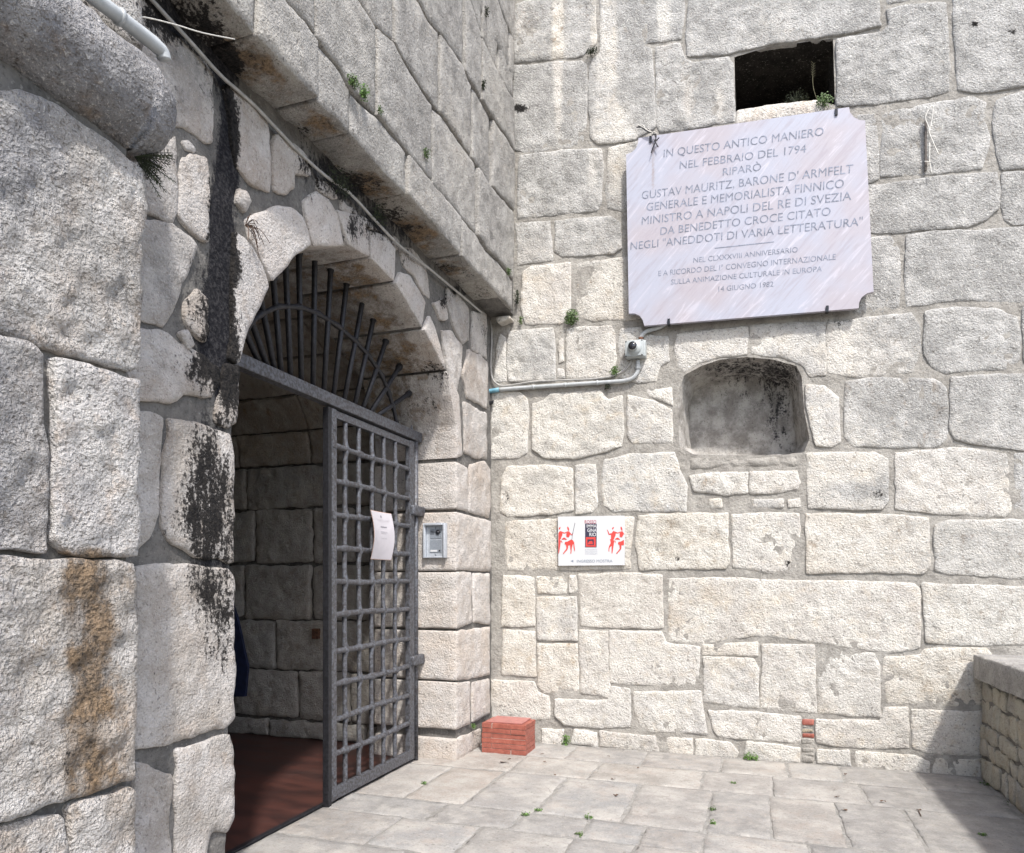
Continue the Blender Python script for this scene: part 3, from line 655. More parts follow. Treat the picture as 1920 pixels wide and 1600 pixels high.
for q in parse(V_):
    stone('voussoir', LEFT, LEFT.P(q), gw, M_LEFT, vary((.50, .465, .435), .06, .03), depth=.64, proud=random.uniform(.004, .012), sp=.02, edge=.008, rough=.0035, jag=.003, rnd=.008, lump=.002, stain=st_left)
J_ = """855 864,876 878,877 960,855 954
855 960,920 977,920 1072,855 1069
855 1073,884 1073,885 1168,855 1179
855 1184,918 1175,918 1266,880 1274,855 1276
855 1280,881 1278,881 1359,855 1369
855 1387,880 1376,902 1366,902 1400,880 1412,855 1432"""
for q in parse(J_):
    p = LEFT.P(q); p = [(4.505 if abs(q[i][0]-855) < .5 else a, b) for i, (a, b) in enumerate(p)]
    stone('stone', LEFT, p, gw, M_LEFT, vary((.50, .455, .41), .05, .03), depth=.64, proud=.005, sp=.02, edge=.010, rough=.006, jag=.003, rnd=.012, lump=.004, stain=lambda V: st_left(V)*[1, 1, .3])
J2 = """880 872,909 864,920 880,921 950,917 972,880 960
888 1075,918 1075,918 1171,888 1168
885 1279,918 1273,918 1338,886 1356"""
for q in parse(J2):
    stone('stone', LEFT, LEFT.P(q), gw, M_LEFT, vary((.48, .44, .40), .05, .03), depth=.06, proud=.004, sp=.02, edge=.01, rough=.006, jag=.003, rnd=.015, lump=.004, stain=lambda V: st_left(V)*[1, 1, .3])
# rubble fill between jamb and back wall, the small ledge under the overhang
stone('stone', BACK.moved(.09), BACK.P([(936, 602), (963, 598), (965, 606), (940, 613)]), gw, M_BACK, (.5, .47, .42), depth=.09, sp=.02, edge=.008, stain=st_flat(0, 0, .1))

# ------------------------------------------------------------------ overhanging upper wall
ow = thing('overhanging_wall', 'upper wall of grey blocks jutting out over the gateway, dark stained underside', 'stone wall', (-1.749, 3, 3.3))
rowp = [[(380, -75), (424, -5), (480, 66), (517, 106), (555, 147), (587, 178), (640, 228), (688, 280), (730, 330), (762, 360), (810, 416), (865, 478), (920, 536), (969, 588)],
        [(420, -130), (480, -64), (540, 8), (572, 44), (597, 78), (640, 134), (655, 165), (685, 197), (712, 221), (762, 283), (785, 311), (830, 366), (866, 406), (895, 440), (911, 468), (935, 490), (966, 530)],
        [(620, -65), (675, 0), (705, 48), (740, 78), (755, 110), (787, 162), (810, 196), (830, 216), (855, 253), (885, 295), (905, 326), (930, 362), (962, 396)],
        [(740, -60), (785, 0), (802, 36), (827, 64), (867, 120), (877, 150), (898, 180), (920, 220), (947, 260), (965, 290)],
        [(850, -60), (880, 0), (892, 40), (902, 66), (925, 120), (945, 160), (964, 190)],
        [(905, -60), (930, 0), (945, 40), (964, 84)], [(960, -62), (964, -60)]]
joints = [[480, 597, 659, 764, 866], [500, 590, 707, 812, 895], [740, 824, 885, 921], [870, 902], [903, 935], []]
def yat(pl, x):
    for (x0, y0), (x1, y1) in zip(pl, pl[1:]):
        if x0 <= x <= x1: return y0+(y1-y0)*(x-x0)/(x1-x0)
    return pl[0][1]+(pl[1][1]-pl[0][1])*(x-pl[0][0])/(pl[1][0]-pl[0][0]) if x < pl[0][0] else pl[-1][1]
for r in range(6):
    bot, top = rowp[r], rowp[r+1]; xs_ = [bot[0][0]]+joints[r]+[964]
    for i in range(len(xs_)-1):
        x0, x1 = xs_[i]+1.5, xs_[i+1]-1.5
        if x1-x0 < 4: continue
        g_ = 2.0
        lo = [(x0, yat(bot, x0)-g_*(r > 0))]+[(x, y-g_*(r > 0)) for x, y in bot if x0 < x < x1]+[(x1, yat(bot, x1)-g_*(r > 0))]
        hi = [(x0, yat(top, x0)+g_)]+[(x, y+g_) for x, y in top if x0 < x < x1]+[(x1, yat(top, x1)+g_)]
        poly = OVER.P(lo+hi[::-1])
        if abs(area(poly)) < .002: continue
        stone('stone', OVER, poly, ow, M_OVER, vary((.35, .335, .305), .12, .03), depth=.34 if r == 0 else .06, proud=random.uniform(-.008, .016), sp=.022, edge=.010, rough=.006, jag=.003, rnd=.010, lump=.002, stain=st_over)
yk = rowp[0][0]; a0, b0 = OVER.px(380, -75)
x = a0-.01
while x > -1.2:
    for (z0, z1) in ((3.335, 3.75), (3.77, 4.2), (4.22, 4.65), (4.67, 5.1)):
        wd = .8
        stone('stone', OVER, [(x-wd+.012, z0), (x, z0), (x, z1-.012), (x-wd+.012, z1-.012)], ow, M_OVER, vary((.35, .335, .305)), depth=.34 if z0 < 3.5 else .06, sp=.06, edge=.013, rough=.006, stain=st_over)
    x -= wd
yy = a0
while yy < 5.2:
    wd = random.uniform(.5, .8); 
    for z0 in (5.15, 5.6):
        if z0 > 5.1: stone('stone', OVER, [(yy, z0), (min(yy+wd-.012, 5.2), z0), (min(yy+wd-.012, 5.2), z0+.43), (yy, z0+.43)], ow, M_OVER, vary((.35, .335, .305)), sp=.06, stain=st_over)
    yy += wd
V, Fc = merge([([OVER.w(-1.2, 3.345, -.028), OVER.w(5.23, 3.345, -.028), OVER.w(5.23, 6.1, -.028), OVER.w(-1.2, 6.1, -.028), OVER.w(-1.2, 3.345, -.5), OVER.w(5.23, 3.345, -.5), OVER.w(5.23, 6.1, -.5), OVER.w(-1.2, 6.1, -.5)],
               [[0, 1, 2, 3], [1, 0, 4, 5], [3, 2, 6, 7], [5, 4, 7, 6]])])
mesh_obj('mortar', V, Fc, M_MORTL, ow, False, (.2, .2, .2), np.zeros((8, 3)))

# ------------------------------------------------------------------ buttress with the round moulding
bt = thing('buttress', 'projecting buttress of very large rough blocks at the left edge with an ochre run', 'buttress', (-1.70, 1.0, 0))
P_ = """-200 150,0 172,40 172,120 205,200 260,240 295,272 320,274 400,271 432,254 455,266 462,268 600,263 692,250 697,202 681,135 661,81 647,0 612,-200 545
-200 560,0 627,70 650,84 666,83 750,90 868,84 1034,0 1031,-200 1040
100 671,209 697,256 714,257 800,252 1041,125 1041,97 1013,103 884,108 766
-200 1052,0 1048,100 1050,250 1056,253 1200,249 1458,240 1464,115 1500,0 1540,-200 1600
-200 1615,10 1548,115 1524,126 1534,126 1640,130 1760,-200 1760
134 1514,240 1474,252 1487,252 1600,256 1720,135 1760"""
for i, q in enumerate(parse(P_)):
    stone('stone', PIER, PIER.P(q), bt, M_PIER, vary([(.38, .36, .335), (.37, .35, .335), (.47, .455, .445), (.41, .38, .345), (.41, .36, .31), (.41, .36, .31)][i], .03, .02), depth=.5, proud=[.0, .004, .014, .012, .0, .006][i], sp=.016, edge=.009, rough=.010, jag=.005, rnd=.010, lump=.002, stain=st_pier, grow=.004)
stone('stone', PIER, PIER.P([(150, -80), (272, -80), (274, 100), (225, 90), (120, 40)]), bt, M_PIER, (.46, .44, .41), depth=.5, sp=.03, edge=.016, rough=.01, stain=st_flat(0, 0, .1))
V, Fc = box((-2.2, -.6, -.1), (-1.725, 1.575, 4.2)); mesh_obj('core', V, Fc, M_MORTL, bt, False, (.2, .2, .2), np.zeros((8, 3)))
# round moulding (corbel roll) with a joint
def roll(y0, y1, endcap, name):
    V = []; Fc = []; n = 48; cx, cz, r = -1.752, 2.652, .142; ys = list(np.arange(y0, y1-.12, .02)); rr = [r]*len(ys)
    if endcap:
        for t in np.linspace(0, 1, 9): ys.append(y1-.12+.12*math.sin(t*math.pi/2)); rr.append(max(.004, r*math.cos(t*math.pi/2)**.45))
    else: ys.append(y1); rr.append(r*.97)
    for y, q in zip(ys, rr):
        for k in range(n):
            a = 2*math.pi*k/n; d = Vector((math.cos(a), 0, math.sin(a))); p = Vector((cx, y, cz))+d*q
            nz = noise.fractal(p*11, .7, 2.2, 4)*.009+noise.noise(p*3.5)*.008; p += d*nz*(q/r); V.append(tuple(p))
    for i in range(len(ys)-1):
        for k in range(n): j = (k+1) % n; Fc.append([i*n+k, (i+1)*n+k, (i+1)*n+j, i*n+j])
    Fc.append([(len(ys)-1)*n+k for k in range(n)])
    att = np.zeros((len(V), 3)); Z = np.array(V)[:, 2]; att[:, 2] = .62-.12*(Z > 2.66); att[:, 1] = .25*(Z < 2.6)
    return mesh_obj(name, V, Fc, M_PIER, bt, True, (.30, .29, .29), att)
roll(1.02, 1.70, True, 'corbel'); roll(-.6, 1.0, False, 'corbel')

# ------------------------------------------------------------------ passage inside the arch
pw = thing('passage_wall', 'shaded stone wall and vault inside the arched passage behind the gate', 'stone wall', (-3.5, 4.75, 0))
zr = [(-.01, .145, [-6.3, -5.2, -4.4, -3.7, -3.15, -2.8, -2.6]), (.145, .539, [-6.3, -5.4, -4.6, -4.05, -3.42, -2.95, -2.6]), (.539, .942, [-6.3, -5.5, -4.9, -4.3, -3.64, -3.1, -2.6]), (.942, 1.387, [-6.3, -5.6, -4.7, -3.95, -3.3, -2.6]),
      (1.387, 1.833, [-6.3, -5.4, -4.4, -3.85, -3.29, -2.9, -2.6]), (1.833, 2.17, [-6.3, -5.2, -4.6, -3.92, -3.0, -2.6])]
for z0, z1, cuts in zr:
    for a, b_ in zip(cuts, cuts[1:]):
        j = lambda: random.uniform(-.008, .008)
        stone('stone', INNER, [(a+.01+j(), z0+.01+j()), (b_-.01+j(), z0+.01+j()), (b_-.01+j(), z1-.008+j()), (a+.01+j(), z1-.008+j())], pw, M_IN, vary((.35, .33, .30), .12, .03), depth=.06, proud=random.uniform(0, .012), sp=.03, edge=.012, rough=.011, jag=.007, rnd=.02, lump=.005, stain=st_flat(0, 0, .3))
def vw(x, s, n_):
    t = s/1.14; ry, rz = 1.33-n_, .90-n_; return np.array([x, 3.42+ry*math.cos(t), 2.18+rz*math.sin(t)])
s0 = 0.0; tot = math.pi*1.14; k = 11
for r in range(k):
    a = -6.3; off = random.uniform(.3, .8)
    while a < -2.62:
        b_ = min(a+random.uniform(.5, .95), -2.6)
        if b_ > -2.75: b_ = -2.6
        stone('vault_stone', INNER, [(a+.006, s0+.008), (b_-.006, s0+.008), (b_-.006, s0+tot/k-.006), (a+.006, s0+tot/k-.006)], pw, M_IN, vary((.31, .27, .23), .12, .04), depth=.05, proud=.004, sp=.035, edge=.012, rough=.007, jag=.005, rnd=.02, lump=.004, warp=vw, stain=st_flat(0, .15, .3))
        a = b_
    s0 += tot/k
prof = [(4.775, -.05), (4.775, 2.18)]+[(3.42+1.36*math.cos(t), 2.18+.93*math.sin(t)) for t in np.linspace(.05, math.pi-.05, 24)]+[(2.07, 2.18), (2.07, -.05)]
V = [(x, y, z) for x in (-2.58, -6.4) for y, z in prof]; m_ = len(prof); Fc = [[i, i+1, m_+i+1, m_+i] for i in range(m_-1)]+[[m_+i for i in range(m_)]]
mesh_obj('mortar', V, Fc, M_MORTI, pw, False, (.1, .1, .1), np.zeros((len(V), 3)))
# shoulder between gateway arch and the wider passage
V = [(-2.585, p[0], p[1]) for p in ring]+[(-2.585, ac[0]+(p[0]-ac[0])*1.35, ac[1]+(p[1]-ac[1])*1.35 if p[1] > 1 else p[1]) for p in ring]; m_ = len(ring)
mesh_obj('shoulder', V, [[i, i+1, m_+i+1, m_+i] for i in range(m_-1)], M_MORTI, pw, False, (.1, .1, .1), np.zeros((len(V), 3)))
a, b_ = INNER.px(596, 1188); V, Fc = pbox(INNER, a-.03, b_-.04, a+.03, b_+.04, .0, .04, .004); mesh_obj('lock_plate', V, Fc, M_RUST, pw, False)
# dark blue board leaning in the passage
bp_ = Plane((0, 4.30, 0), (1, 0, 0), (0, 0, 1))
V, Fc = prism(bp_, bp_.P([(436, 1130), (446, 1158), (466, 1250), (461, 1306), (436, 1306)]), -.012, .012)
mesh_obj('folded_board', V, Fc, M_CLOTH, None, False, label='dark blue folded board standing in the shade just inside the arch', cat='board')

# ------------------------------------------------------------------ parapet on the right
pp = thing('parapet_wall', 'low rubble wall with flat coping stones at the right edge, casting a shadow', 'parapet', (1.38, 4, 0))
V, Fc = box((1.389, -1, -.1), (1.95, 5.215, .63)); mesh_obj('mortar', V, Fc, M_MORTL, pp, False, (.2, .2, .2), np.zeros((8, 3)))
z = .0; zi = 0
while z < .60:
    h = random.choice([.10, .13, .15]); h = min(h, .62-z); a = -5.20
    if h < .05: break
    while a < -1.6:
        wd = random.uniform(.09, .24)
        j = lambda s=.013: random.uniform(-s, s)
        p = [(a+j(), z+.008+j()), (a+wd/2, z+j()), (a+wd-.018+j(), z+.008+j()), (a+wd-.012, z+h/2+j()), (a+wd-.02+j(), z+h-.012+j()), (a+wd/2, z+h-.006+j()), (a+j(), z+h-.012+j())]
        stone('stone', PARA, p, pp, M_RUB, vary(random.choice([(.42, .405, .35), (.38, .365, .33), (.35, .34, .315)]), .12, .03), depth=.05, proud=random.uniform(-.004, .010), sp=.022, edge=.008, rough=.007, jag=.007, rnd=.008, lump=.002, stain=st_flat(0, .12, .25))
        a += wd
    z += h
cuts = [5.215, 4.75, 4.2, 3.55, 3.0, 2.4, 1.8, 1.0, .2, -.8]
CT = Plane((0, 0, .787), (1, 0, 0), (0, 1, 0))
for y1, y0 in zip(cuts, cuts[1:]):
    j = lambda: random.uniform(-.006, .006)
    stone('coping_stone', CT, [(1.33+j(), y0+.006), (2.0, y0+.006), (2.0, y1-.006), (1.33+j(), y1-.006)], pp, M_OVER, vary((.36, .35, .34), .06, .02), depth=.15, proud=0, sp=.035, edge=.014, rough=.004, jag=.004, rnd=.02, lump=.003, stain=st_flat(.0, 0, .45))

# ------------------------------------------------------------------ fixed grille in the arch and the gate leaf
gr = thing('arch_grille', 'fixed iron fanlight of radiating bars in the arch over the gate', 'iron grille', (-2.234, 3.4, 2.26))
V, Fc = box((-2.262, 2.27, 2.228), (-2.205, 4.50, 2.294), .005); mesh_obj('transom', V, Fc, M_IRON, gr, False)
fan_t = [(2.50, 2.36), (2.60, 2.47), (2.724, 2.60), (2.83, 2.72), (2.995, 2.86), (3.105, 2.952), (3.247, 2.995), (3.40, 3.0), (3.563, 2.99), (3.741, 2.955), (3.868, 2.88), (4.023, 2.80), (4.196, 2.68), (4.33, 2.54), (4.44, 2.40)]
fan_b = [(2.44, 2.29), (2.58, 2.29), (2.76, 2.29), (2.858, 2.29), (2.961, 2.29), (3.038, 2.29), (3.128, 2.29), (3.232, 2.29), (3.332, 2.29), (3.426, 2.29), (3.535, 2.29), (3.65, 2.29), (3.741, 2.29), (3.816, 2.29), (3.901, 2.29)]
fan_t = [(2.724, 2.50), (2.80, 2.62), (2.90, 2.74), (2.995, 2.86), (3.105, 2.955), (3.247, 2.995), (3.40, 3.0), (3.563, 2.985), (3.741, 2.95), (3.868, 2.88), (4.023, 2.79), (4.196, 2.67), (4.33, 2.53)]
fan_b = [(2.858, 2.29), (2.91, 2.29), (2.961, 2.29), (3.038, 2.29), (3.128, 2.29), (3.232, 2.29), (3.332, 2.29), (3.426, 2.29), (3.535, 2.29), (3.65, 2.29), (3.741, 2.29), (3.83, 2.29), (3.91, 2.29)]
fan_t = [(2.66, 2.45)]+fan_t; fan_b = [(2.80, 2.29)]+fan_b
for (t, b_) in zip(fan_t, fan_b):
    p0 = GATE.w(b_[0], b_[1]); p1 = GATE.w(*t); q = p0+(p1-p0)*1.06
    V, Fc = tube([p0, (p0+p1)/2+np.array([0, .002, 0]), p1-(p1-p0)*.03, p1, q], .016, 8, radii=[.0145, .0155, .0155, .0235, .0235]); mesh_obj('bar', V, Fc, M_IRON2, gr)
arc = [(2.62, 2.31), (2.70, 2.43), (2.792, 2.525), (2.931, 2.615), (3.105, 2.678), (3.271, 2.703), (3.452, 2.703), (3.65, 2.676), (3.804, 2.635), (3.968, 2.56), (4.06, 2.47), (4.12, 2.39), (4.166, 2.30)]
P3 = [GATE.w(a, b_, .004) for a, b_ in arc]; fin = []
for i in range(len(P3)-1):
    for t in np.linspace(0, 1, 5)[:-1]: fin.append(P3[i]*(1-t)+P3[i+1]*t)
V, Fc = tube(fin+[P3[-1]], .015, 8, radii=[.0135+.006*(i % 4 == 0) for i in range(len(fin)+1)]); mesh_obj('arc_bar', V, Fc, M_IRON2, gr)
V, Fc = tube([(-2.225, 4.435, -.01), (-2.225, 4.435, 1.2), (-2.225, 4.435, 2.24)], .017, 10); mesh_obj('hinge_post', V, Fc, M_IRON, gr)
for z_ in (1.74, .70):
    V, Fc = box((-2.25, 4.34, z_-.035), (-2.19, 4.52, z_+.035), .012); mesh_obj('hinge', V, Fc, M_IRON, gr)
V, Fc = tube([(-2.225, 4.37, 2.28), (-2.225, 4.37, 2.33)], .014, 6, radii=[.014, .002]); mesh_obj('finial', V, Fc, M_IRON, gr)

gt = thing('iron_gate', 'right leaf of grey lattice iron gate, standing closed with a notice on it', 'gate', (-2.234, 3.86, 0))
y0, y1 = 3.345, 4.395
for (a, b_) in ((y0, y0+.032), (y0+.036, y0+.082)):
    V, Fc = box((-2.250+(.018 if a > y0 else 0), a, -.005 if a == y0 else .02), (-2.212, b_, 2.215), .003); mesh_obj('stile', V, Fc, M_IRON if a > y0 else M_IRON2, gt, False)
V, Fc = box((-2.250, y1-.07, .02), (-2.214, y1, 2.215), .003); mesh_obj('stile', V, Fc, M_IRON, gt, False)
V, Fc = box((-2.248, y0+.0825, .02), (-2.216, y1-.0705, .085), .003); mesh_obj('bottom_rail', V, Fc, M_IRON, gt, False)
V, Fc = box((-2.248, y0+.0825, 2.17), (-2.216, y1-.0705, 2.212), .003); mesh_obj('top_rail', V, Fc, M_IRON, gt, False)
for z_ in (.17, .55, .95, 1.40, 1.62, 2.02, 2.12):
    V, Fc = box((-2.213, y0+.038, z_-.022), (-2.205, y0+.066, z_+.022), .002); mesh_obj('plate', V, Fc, M_IRON, gt, False)
vy = [3.54, 3.693, 3.842, 3.989, 4.144]; hz = [2.014, 1.817, 1.629, 1.435, 1.247, 1.062, .856, .665, .471, .271]
def swell(p, centres, r0, r1):
    return [r0+(r1-r0)*max([math.exp(-((t-c)/.022)**2) for c in centres] or [0]) for t in p]
for i, y in enumerate(vy):
    pr = [h for j, h in enumerate(hz) if (i+j) % 2 == 0]; ot = [h for j, h in enumerate(hz) if (i+j) % 2]
    zs = np.arange(.07, 2.19, .02); ph = random.uniform(0, 6)
    pts = [(-2.232, y+.004*math.sin(z*3+ph)+.010*sum(math.exp(-((z-c)/.035)**2) for c in pr), z) for z in zs]
    V, Fc = tube(pts, .0135, 8, radii=swell(zs, pr, .0148, .024)); mesh_obj('bar', V, Fc, M_IRON, gt)
for j, z in enumerate(hz):
    cs = [y for i, y in enumerate(vy) if (i+j) % 2]; ys = np.arange(y0+.06, y1-.05, .02); ph = random.uniform(0, 6)
    pts = [(-2.228, y, z+.004*math.sin(y*7+ph)) for y in ys]
    V, Fc = tube(pts, .0135, 8, radii=swell(ys, cs, .0165, .026)); mesh_obj('crossbar', V, Fc, M_IRON, gt)

# ------------------------------------------------------------------ text helpers
def text(s, pl, pL, pR, cap, mat, parent, n=.001, name='inscription', bold=0.0, slim=1.0):
    a0, b0 = pl.px(*pL); a1, b1 = pl.px(*pR); cu = bpy.data.curves.new(name, 'FONT'); cu.body = s; cu.offset = bold; cu.resolution_u = 3
    o = bpy.data.objects.new(name, cu); link(o); bpy.context.view_layer.update(); dg = bpy.context.evaluated_depsgraph_get(); me = bpy.data.meshes.new_from_object(o.evaluated_get(dg))
    bpy.data.objects.remove(o); co = np.zeros(len(me.vertices)*3); me.vertices.foreach_get('co', co); co = co.reshape(-1, 3)
    x0, x1 = co[:, 0].min(), co[:, 0].max(); W = math.hypot(a1-a0, b1-b0); sx = W/(x1-x0); ux = np.array([a1-a0, b1-b0])/W; uy = np.array([-ux[1], ux[0]])
    _, bt_ = pl.px(pL[0], pL[1]-cap); sy = (bt_-b0)/.70
    V = [pl.w(*(np.array([a0, b0])+ux*(c[0]-x0)*sx+uy*c[1]*sy), n) for c in co]; Fc = [list(p.vertices) for p in me.polygons]
    return mesh_obj(name, V, Fc, mat, parent, False)

# ------------------------------------------------------------------ marble plaque
PQ = BACK.moved(.075)
pq = thing('marble_plaque', 'large white marble plaque with an engraved Italian inscription and scooped corners', 'plaque', tuple(PQ.w(-.1, 3.75)))
out_px = [(1197, 259), (1592, 201), (1594, 211), (1601, 220), (1611, 225), (1622, 226), (1638, 547), (1626, 550), (1616, 557), (1611, 567), (1610, 578), (1208, 611), (1205, 600), (1199, 592), (1190, 588), (1179, 588), (1174, 290), (1184, 286), (1192, 279), (1196, 269)]
op = PQ.P(out_px)
if area(op) < 0: op = op[::-1]
bd = densify(op, .03); G = [(x, y) for x in np.arange(-.95, .85, .03) for y in np.arange(3.05, 4.5, .03)]; G = np.array(G); G = G[inside(G, np.array(bd))]; G = G[seg_dist(G, np.array(bd)) > .008]
v2, e2, f2, *_ = delaunay_2d_cdt([Vector(p) for p in bd]+[Vector(p) for p in G], [], [list(range(len(bd)))], 1, 1e-5, False)
kp = inside(np.array([(sum(v2[i].x for i in f)/len(f), sum(v2[i].y for i in f)/len(f)) for f in f2]), np.array(bd))
V = [PQ.w(v.x, v.y, 0) for v in v2]; nb = len(bd); Fc = [list(f) for f, q_ in zip(f2, kp) if q_]; s = len(V)
bd_i = []
for p in bd:
    d = [(v.x-p[0])**2+(v.y-p[1])**2 for v in v2]; bd_i.append(int(np.argmin(d)))
V += [V[i] for i in bd_i]; V += [PQ.w(p[0], p[1], -.03) for p in bd]
for i in range(nb): j = (i+1) % nb; Fc.append([s+j, s+i, s+nb+i, s+nb+j])
V = np.array(V); qx, qy = topx(V); att = np.zeros((len(V), 3)); att[:, 1] = blobs(qx, qy, [(1226, 330, 4, 50, .8), (1568, 270, 4, 55, .7), (1226, 275, 5, 20, .5), (1190, 590, 20, 20, .3), (1260, 600, 50, 6, .2)])
mesh_obj('slab', V, Fc, M_MARB, pq, False, (1, 1, 1), att)
V, Fc = prism(PQ, [tuple(np.array(p)*.999) for p in PQ.P([(1205, 275), (1590, 220), (1612, 560), (1205, 592)])], -.07, -.031); mesh_obj('backing', V, Fc, M_MORTL, pq, False, (.2, .2, .2), np.zeros((len(V), 3)))
LN = [("IN QUESTO ANTICO MANIERO", (1244, 295.5), (1544, 254), 14.5), ("NEL FEBBRAIO DEL 1794", (1274, 317.5), (1511, 286), 14.5), ("RIPARÒ", (1355, 330), (1427, 320), 14), ("GUSTAV MAURITZ, BARONE D' ARMFELT", (1203, 374), (1599, 324.4), 15),
      ("GENERALE E MEMORIALISTA FINNICO", (1212, 396), (1582, 352), 15), ("MINISTRO A NAPOLI DEL RE DI SVEZIA", (1203, 422), (1596, 375), 15), ("DA BENEDETTO CROCE CITATO", (1238, 441), (1557, 404), 14.5),
      ("NEGLI \"ANEDDOTI DI VARIA LETTERATURA\"", (1182, 469), (1617, 423), 14.5), ("NEL CLXXXVIII ANNIVERSARIO", (1300, 493), (1495.5, 473), 9.5), ("E A RICORDO DEL I° CONVEGNO INTERNAZIONALE", (1234, 518), (1567, 487), 10),
      ("SULLA ANIMAZIONE CULTURALE IN EUROPA", (1258, 534), (1541, 509), 9.5), ("14 GIUGNO 1982", (1347, 547), (1450, 537.5), 9.5)]
for s_, a, b_, c in LN: text(s_, PQ, a, b_, c, M_INK, pq, n=.0012)
V, Fc = prism(PQ, PQ.P([(1340, 465), (1451, 453), (1451, 454.6), (1340, 466.6)]), .0005, .0012); mesh_obj('engraved_rule', V, Fc, M_INK, pq, False)
for (x, y, h) in ((1220, 262, 15), (1568, 211, 9), (1254, 604, -9), (1551, 580, -9)):
    a, b_ = PQ.px(x, y); V, Fc = pbox(PQ, a-.009, b_-.022, a+.009, b_+.022, -.032, .010, .002); mesh_obj('clamp', V, Fc, M_BLACK, pq, False)

# ------------------------------------------------------------------ exhibition sign
SG = BACK.moved(.022)
sg = thing('exhibition_sign', 'white exhibition sign with red figures and arrow, fixed below the camera', 'sign', tuple(SG.w(-1.1, 1.35)))
V, Fc = prism(SG, SG.P([(1046, 969), (1171, 967), (1171, 1060), (1047, 1061)]), -.016, 0); mesh_obj('panel', V, Fc, M_WHITE, sg, False)
def flat(pts, mat, name, n=.001, pl=SG, par=sg): V, Fc = prism(pl, pl.P(pts), n-.0005, n); return mesh_obj(name, V, Fc, mat, par, False)
def sp(x, y): return (1030+x/12, 950+y/12)
flat([sp(805, 385), sp(1065, 385), sp(1065, 920), sp(805, 920)], M_NAVY, 'logo_panel'); flat([sp(822, 690), sp(1045, 690), sp(1045, 905), sp(822, 905)], M_RED, 'logo_square', .0016)
flat([sp(855, 740), sp(1000, 735), sp(1005, 870), sp(860, 870), sp(860, 850), sp(985, 850), sp(965, 770), sp(900, 780), sp(860, 850)], M_NAVY, 'logo_mark', .0021)
text('ROSSO', SG, sp(795, 385), sp(1055, 385), 6.6, M_MAROON, sg, .0016, 'lettering'); text('IMMA', SG, sp(840, 475), sp(1062, 475), 6.0, M_WHITE, sg, .0021, 'lettering', .012)
text('GINA', SG, sp(855, 572), sp(1062, 572), 6.4, M_WHITE, sg, .0021, 'lettering', .012); text('RIO', SG, sp(900, 668), sp(1052, 668), 6.6, M_WHITE, sg, .0021, 'lettering', .012)
for t_, y in (('IL RACCONTO', 985), ('DAI LUOGHI DI', 1032), ('CAUDIUM', 1080)): text(t_, SG, sp(808, y), sp(1075, y), 2.6, M_PALE, sg, .0016, 'lettering')
text('INGRESSO MOSTRA', SG, sp(620, 1260), sp(1420, 1255), 5.2, M_GREYT, sg, .0016, 'lettering'); flat([sp(475, 1228), sp(540, 1198), sp(540, 1260)], M_GREYT, 'arrow')
def stroke(pts, ws, dx, lo, hi, dn, name):
    q = []; P_ = [np.array(p, float) for p in spline([(x, y, 0) for x, y in pts], 4)]; n = len(P_); L_, R_ = [], []
    for i, p in enumerate(P_):
        t = P_[min(i+1, n-1)]-P_[max(i-1, 0)]; t /= (np.linalg.norm(t) or 1); f = i/(n-1)*(len(ws)-1); k = min(int(f), len(ws)-2); w_ = ws[k]+(ws[k+1]-ws[k])*(f-k); nrm = np.array([-t[1], t[0], 0])*w_/2
        L_.append(p+nrm); R_.append(p-nrm)
    V = []
    for a_, b_ in zip(L_, R_):
        for c_ in (a_, b_): V.append(SG.w(*SG.px(*sp(min(max(c_[0]+dx, lo), hi), c_[1])), dn))
    return V, [[2*i, 2*i+2, 2*i+3, 2*i+1] for i in range(n-1)]
def figure(dx, lo, hi):
    S = [([(1452, 465), (1430, 490), (1425, 520)], [10, 34, 12]), ([(1470, 560), (1440, 640), (1420, 740)], [60, 105, 60]), ([(1400, 615), (1345, 625), (1325, 570), (1300, 520)], [36, 26, 20, 8]), ([(1495, 585), (1545, 598), (1590, 575)], [30, 22, 20]),
         ([(1400, 730), (1412, 830), (1350, 915), (1342, 1015)], [70, 70, 26, 14]), ([(1440, 760), (1425, 880), (1410, 1055)], [50, 44, 16]), ([(1612, 455), (1625, 500), (1640, 545)], [20, 40, 14]), ([(1625, 560), (1625, 620), (1610, 690)], [50, 90, 50]),
         ([(1655, 590), (1705, 640), (1730, 600)], [24, 20, 16]), ([(1480, 740), (1535, 722), (1590, 748)], [10, 46, 10]), ([(1475, 770), (1490, 820)], [20, 8]), ([(1550, 820), (1620, 830), (1710, 800), (1745, 790)], [50, 90, 120, 40]),
         ([(1600, 860), (1600, 950), (1550, 1015), (1515, 1062)], [50, 34, 22, 22]), ([(1700, 850), (1690, 930), (1692, 1000), (1685, 1060)], [60, 34, 20, 20]), ([(1745, 790), (1755, 870), (1760, 930), (1775, 1005)], [26, 20, 26, 8])]
    pr = [stroke(p_, w_, dx, lo, hi, .0008+.00012*k_, '') for k_, (p_, w_) in enumerate(S) if max(x for x, y in p_)+dx > lo+4 and min(x for x, y in p_)+dx < hi-4]
    V, Fc = merge(pr); o = mesh_obj('printed_figure', V, Fc, M_RED, sg, False)


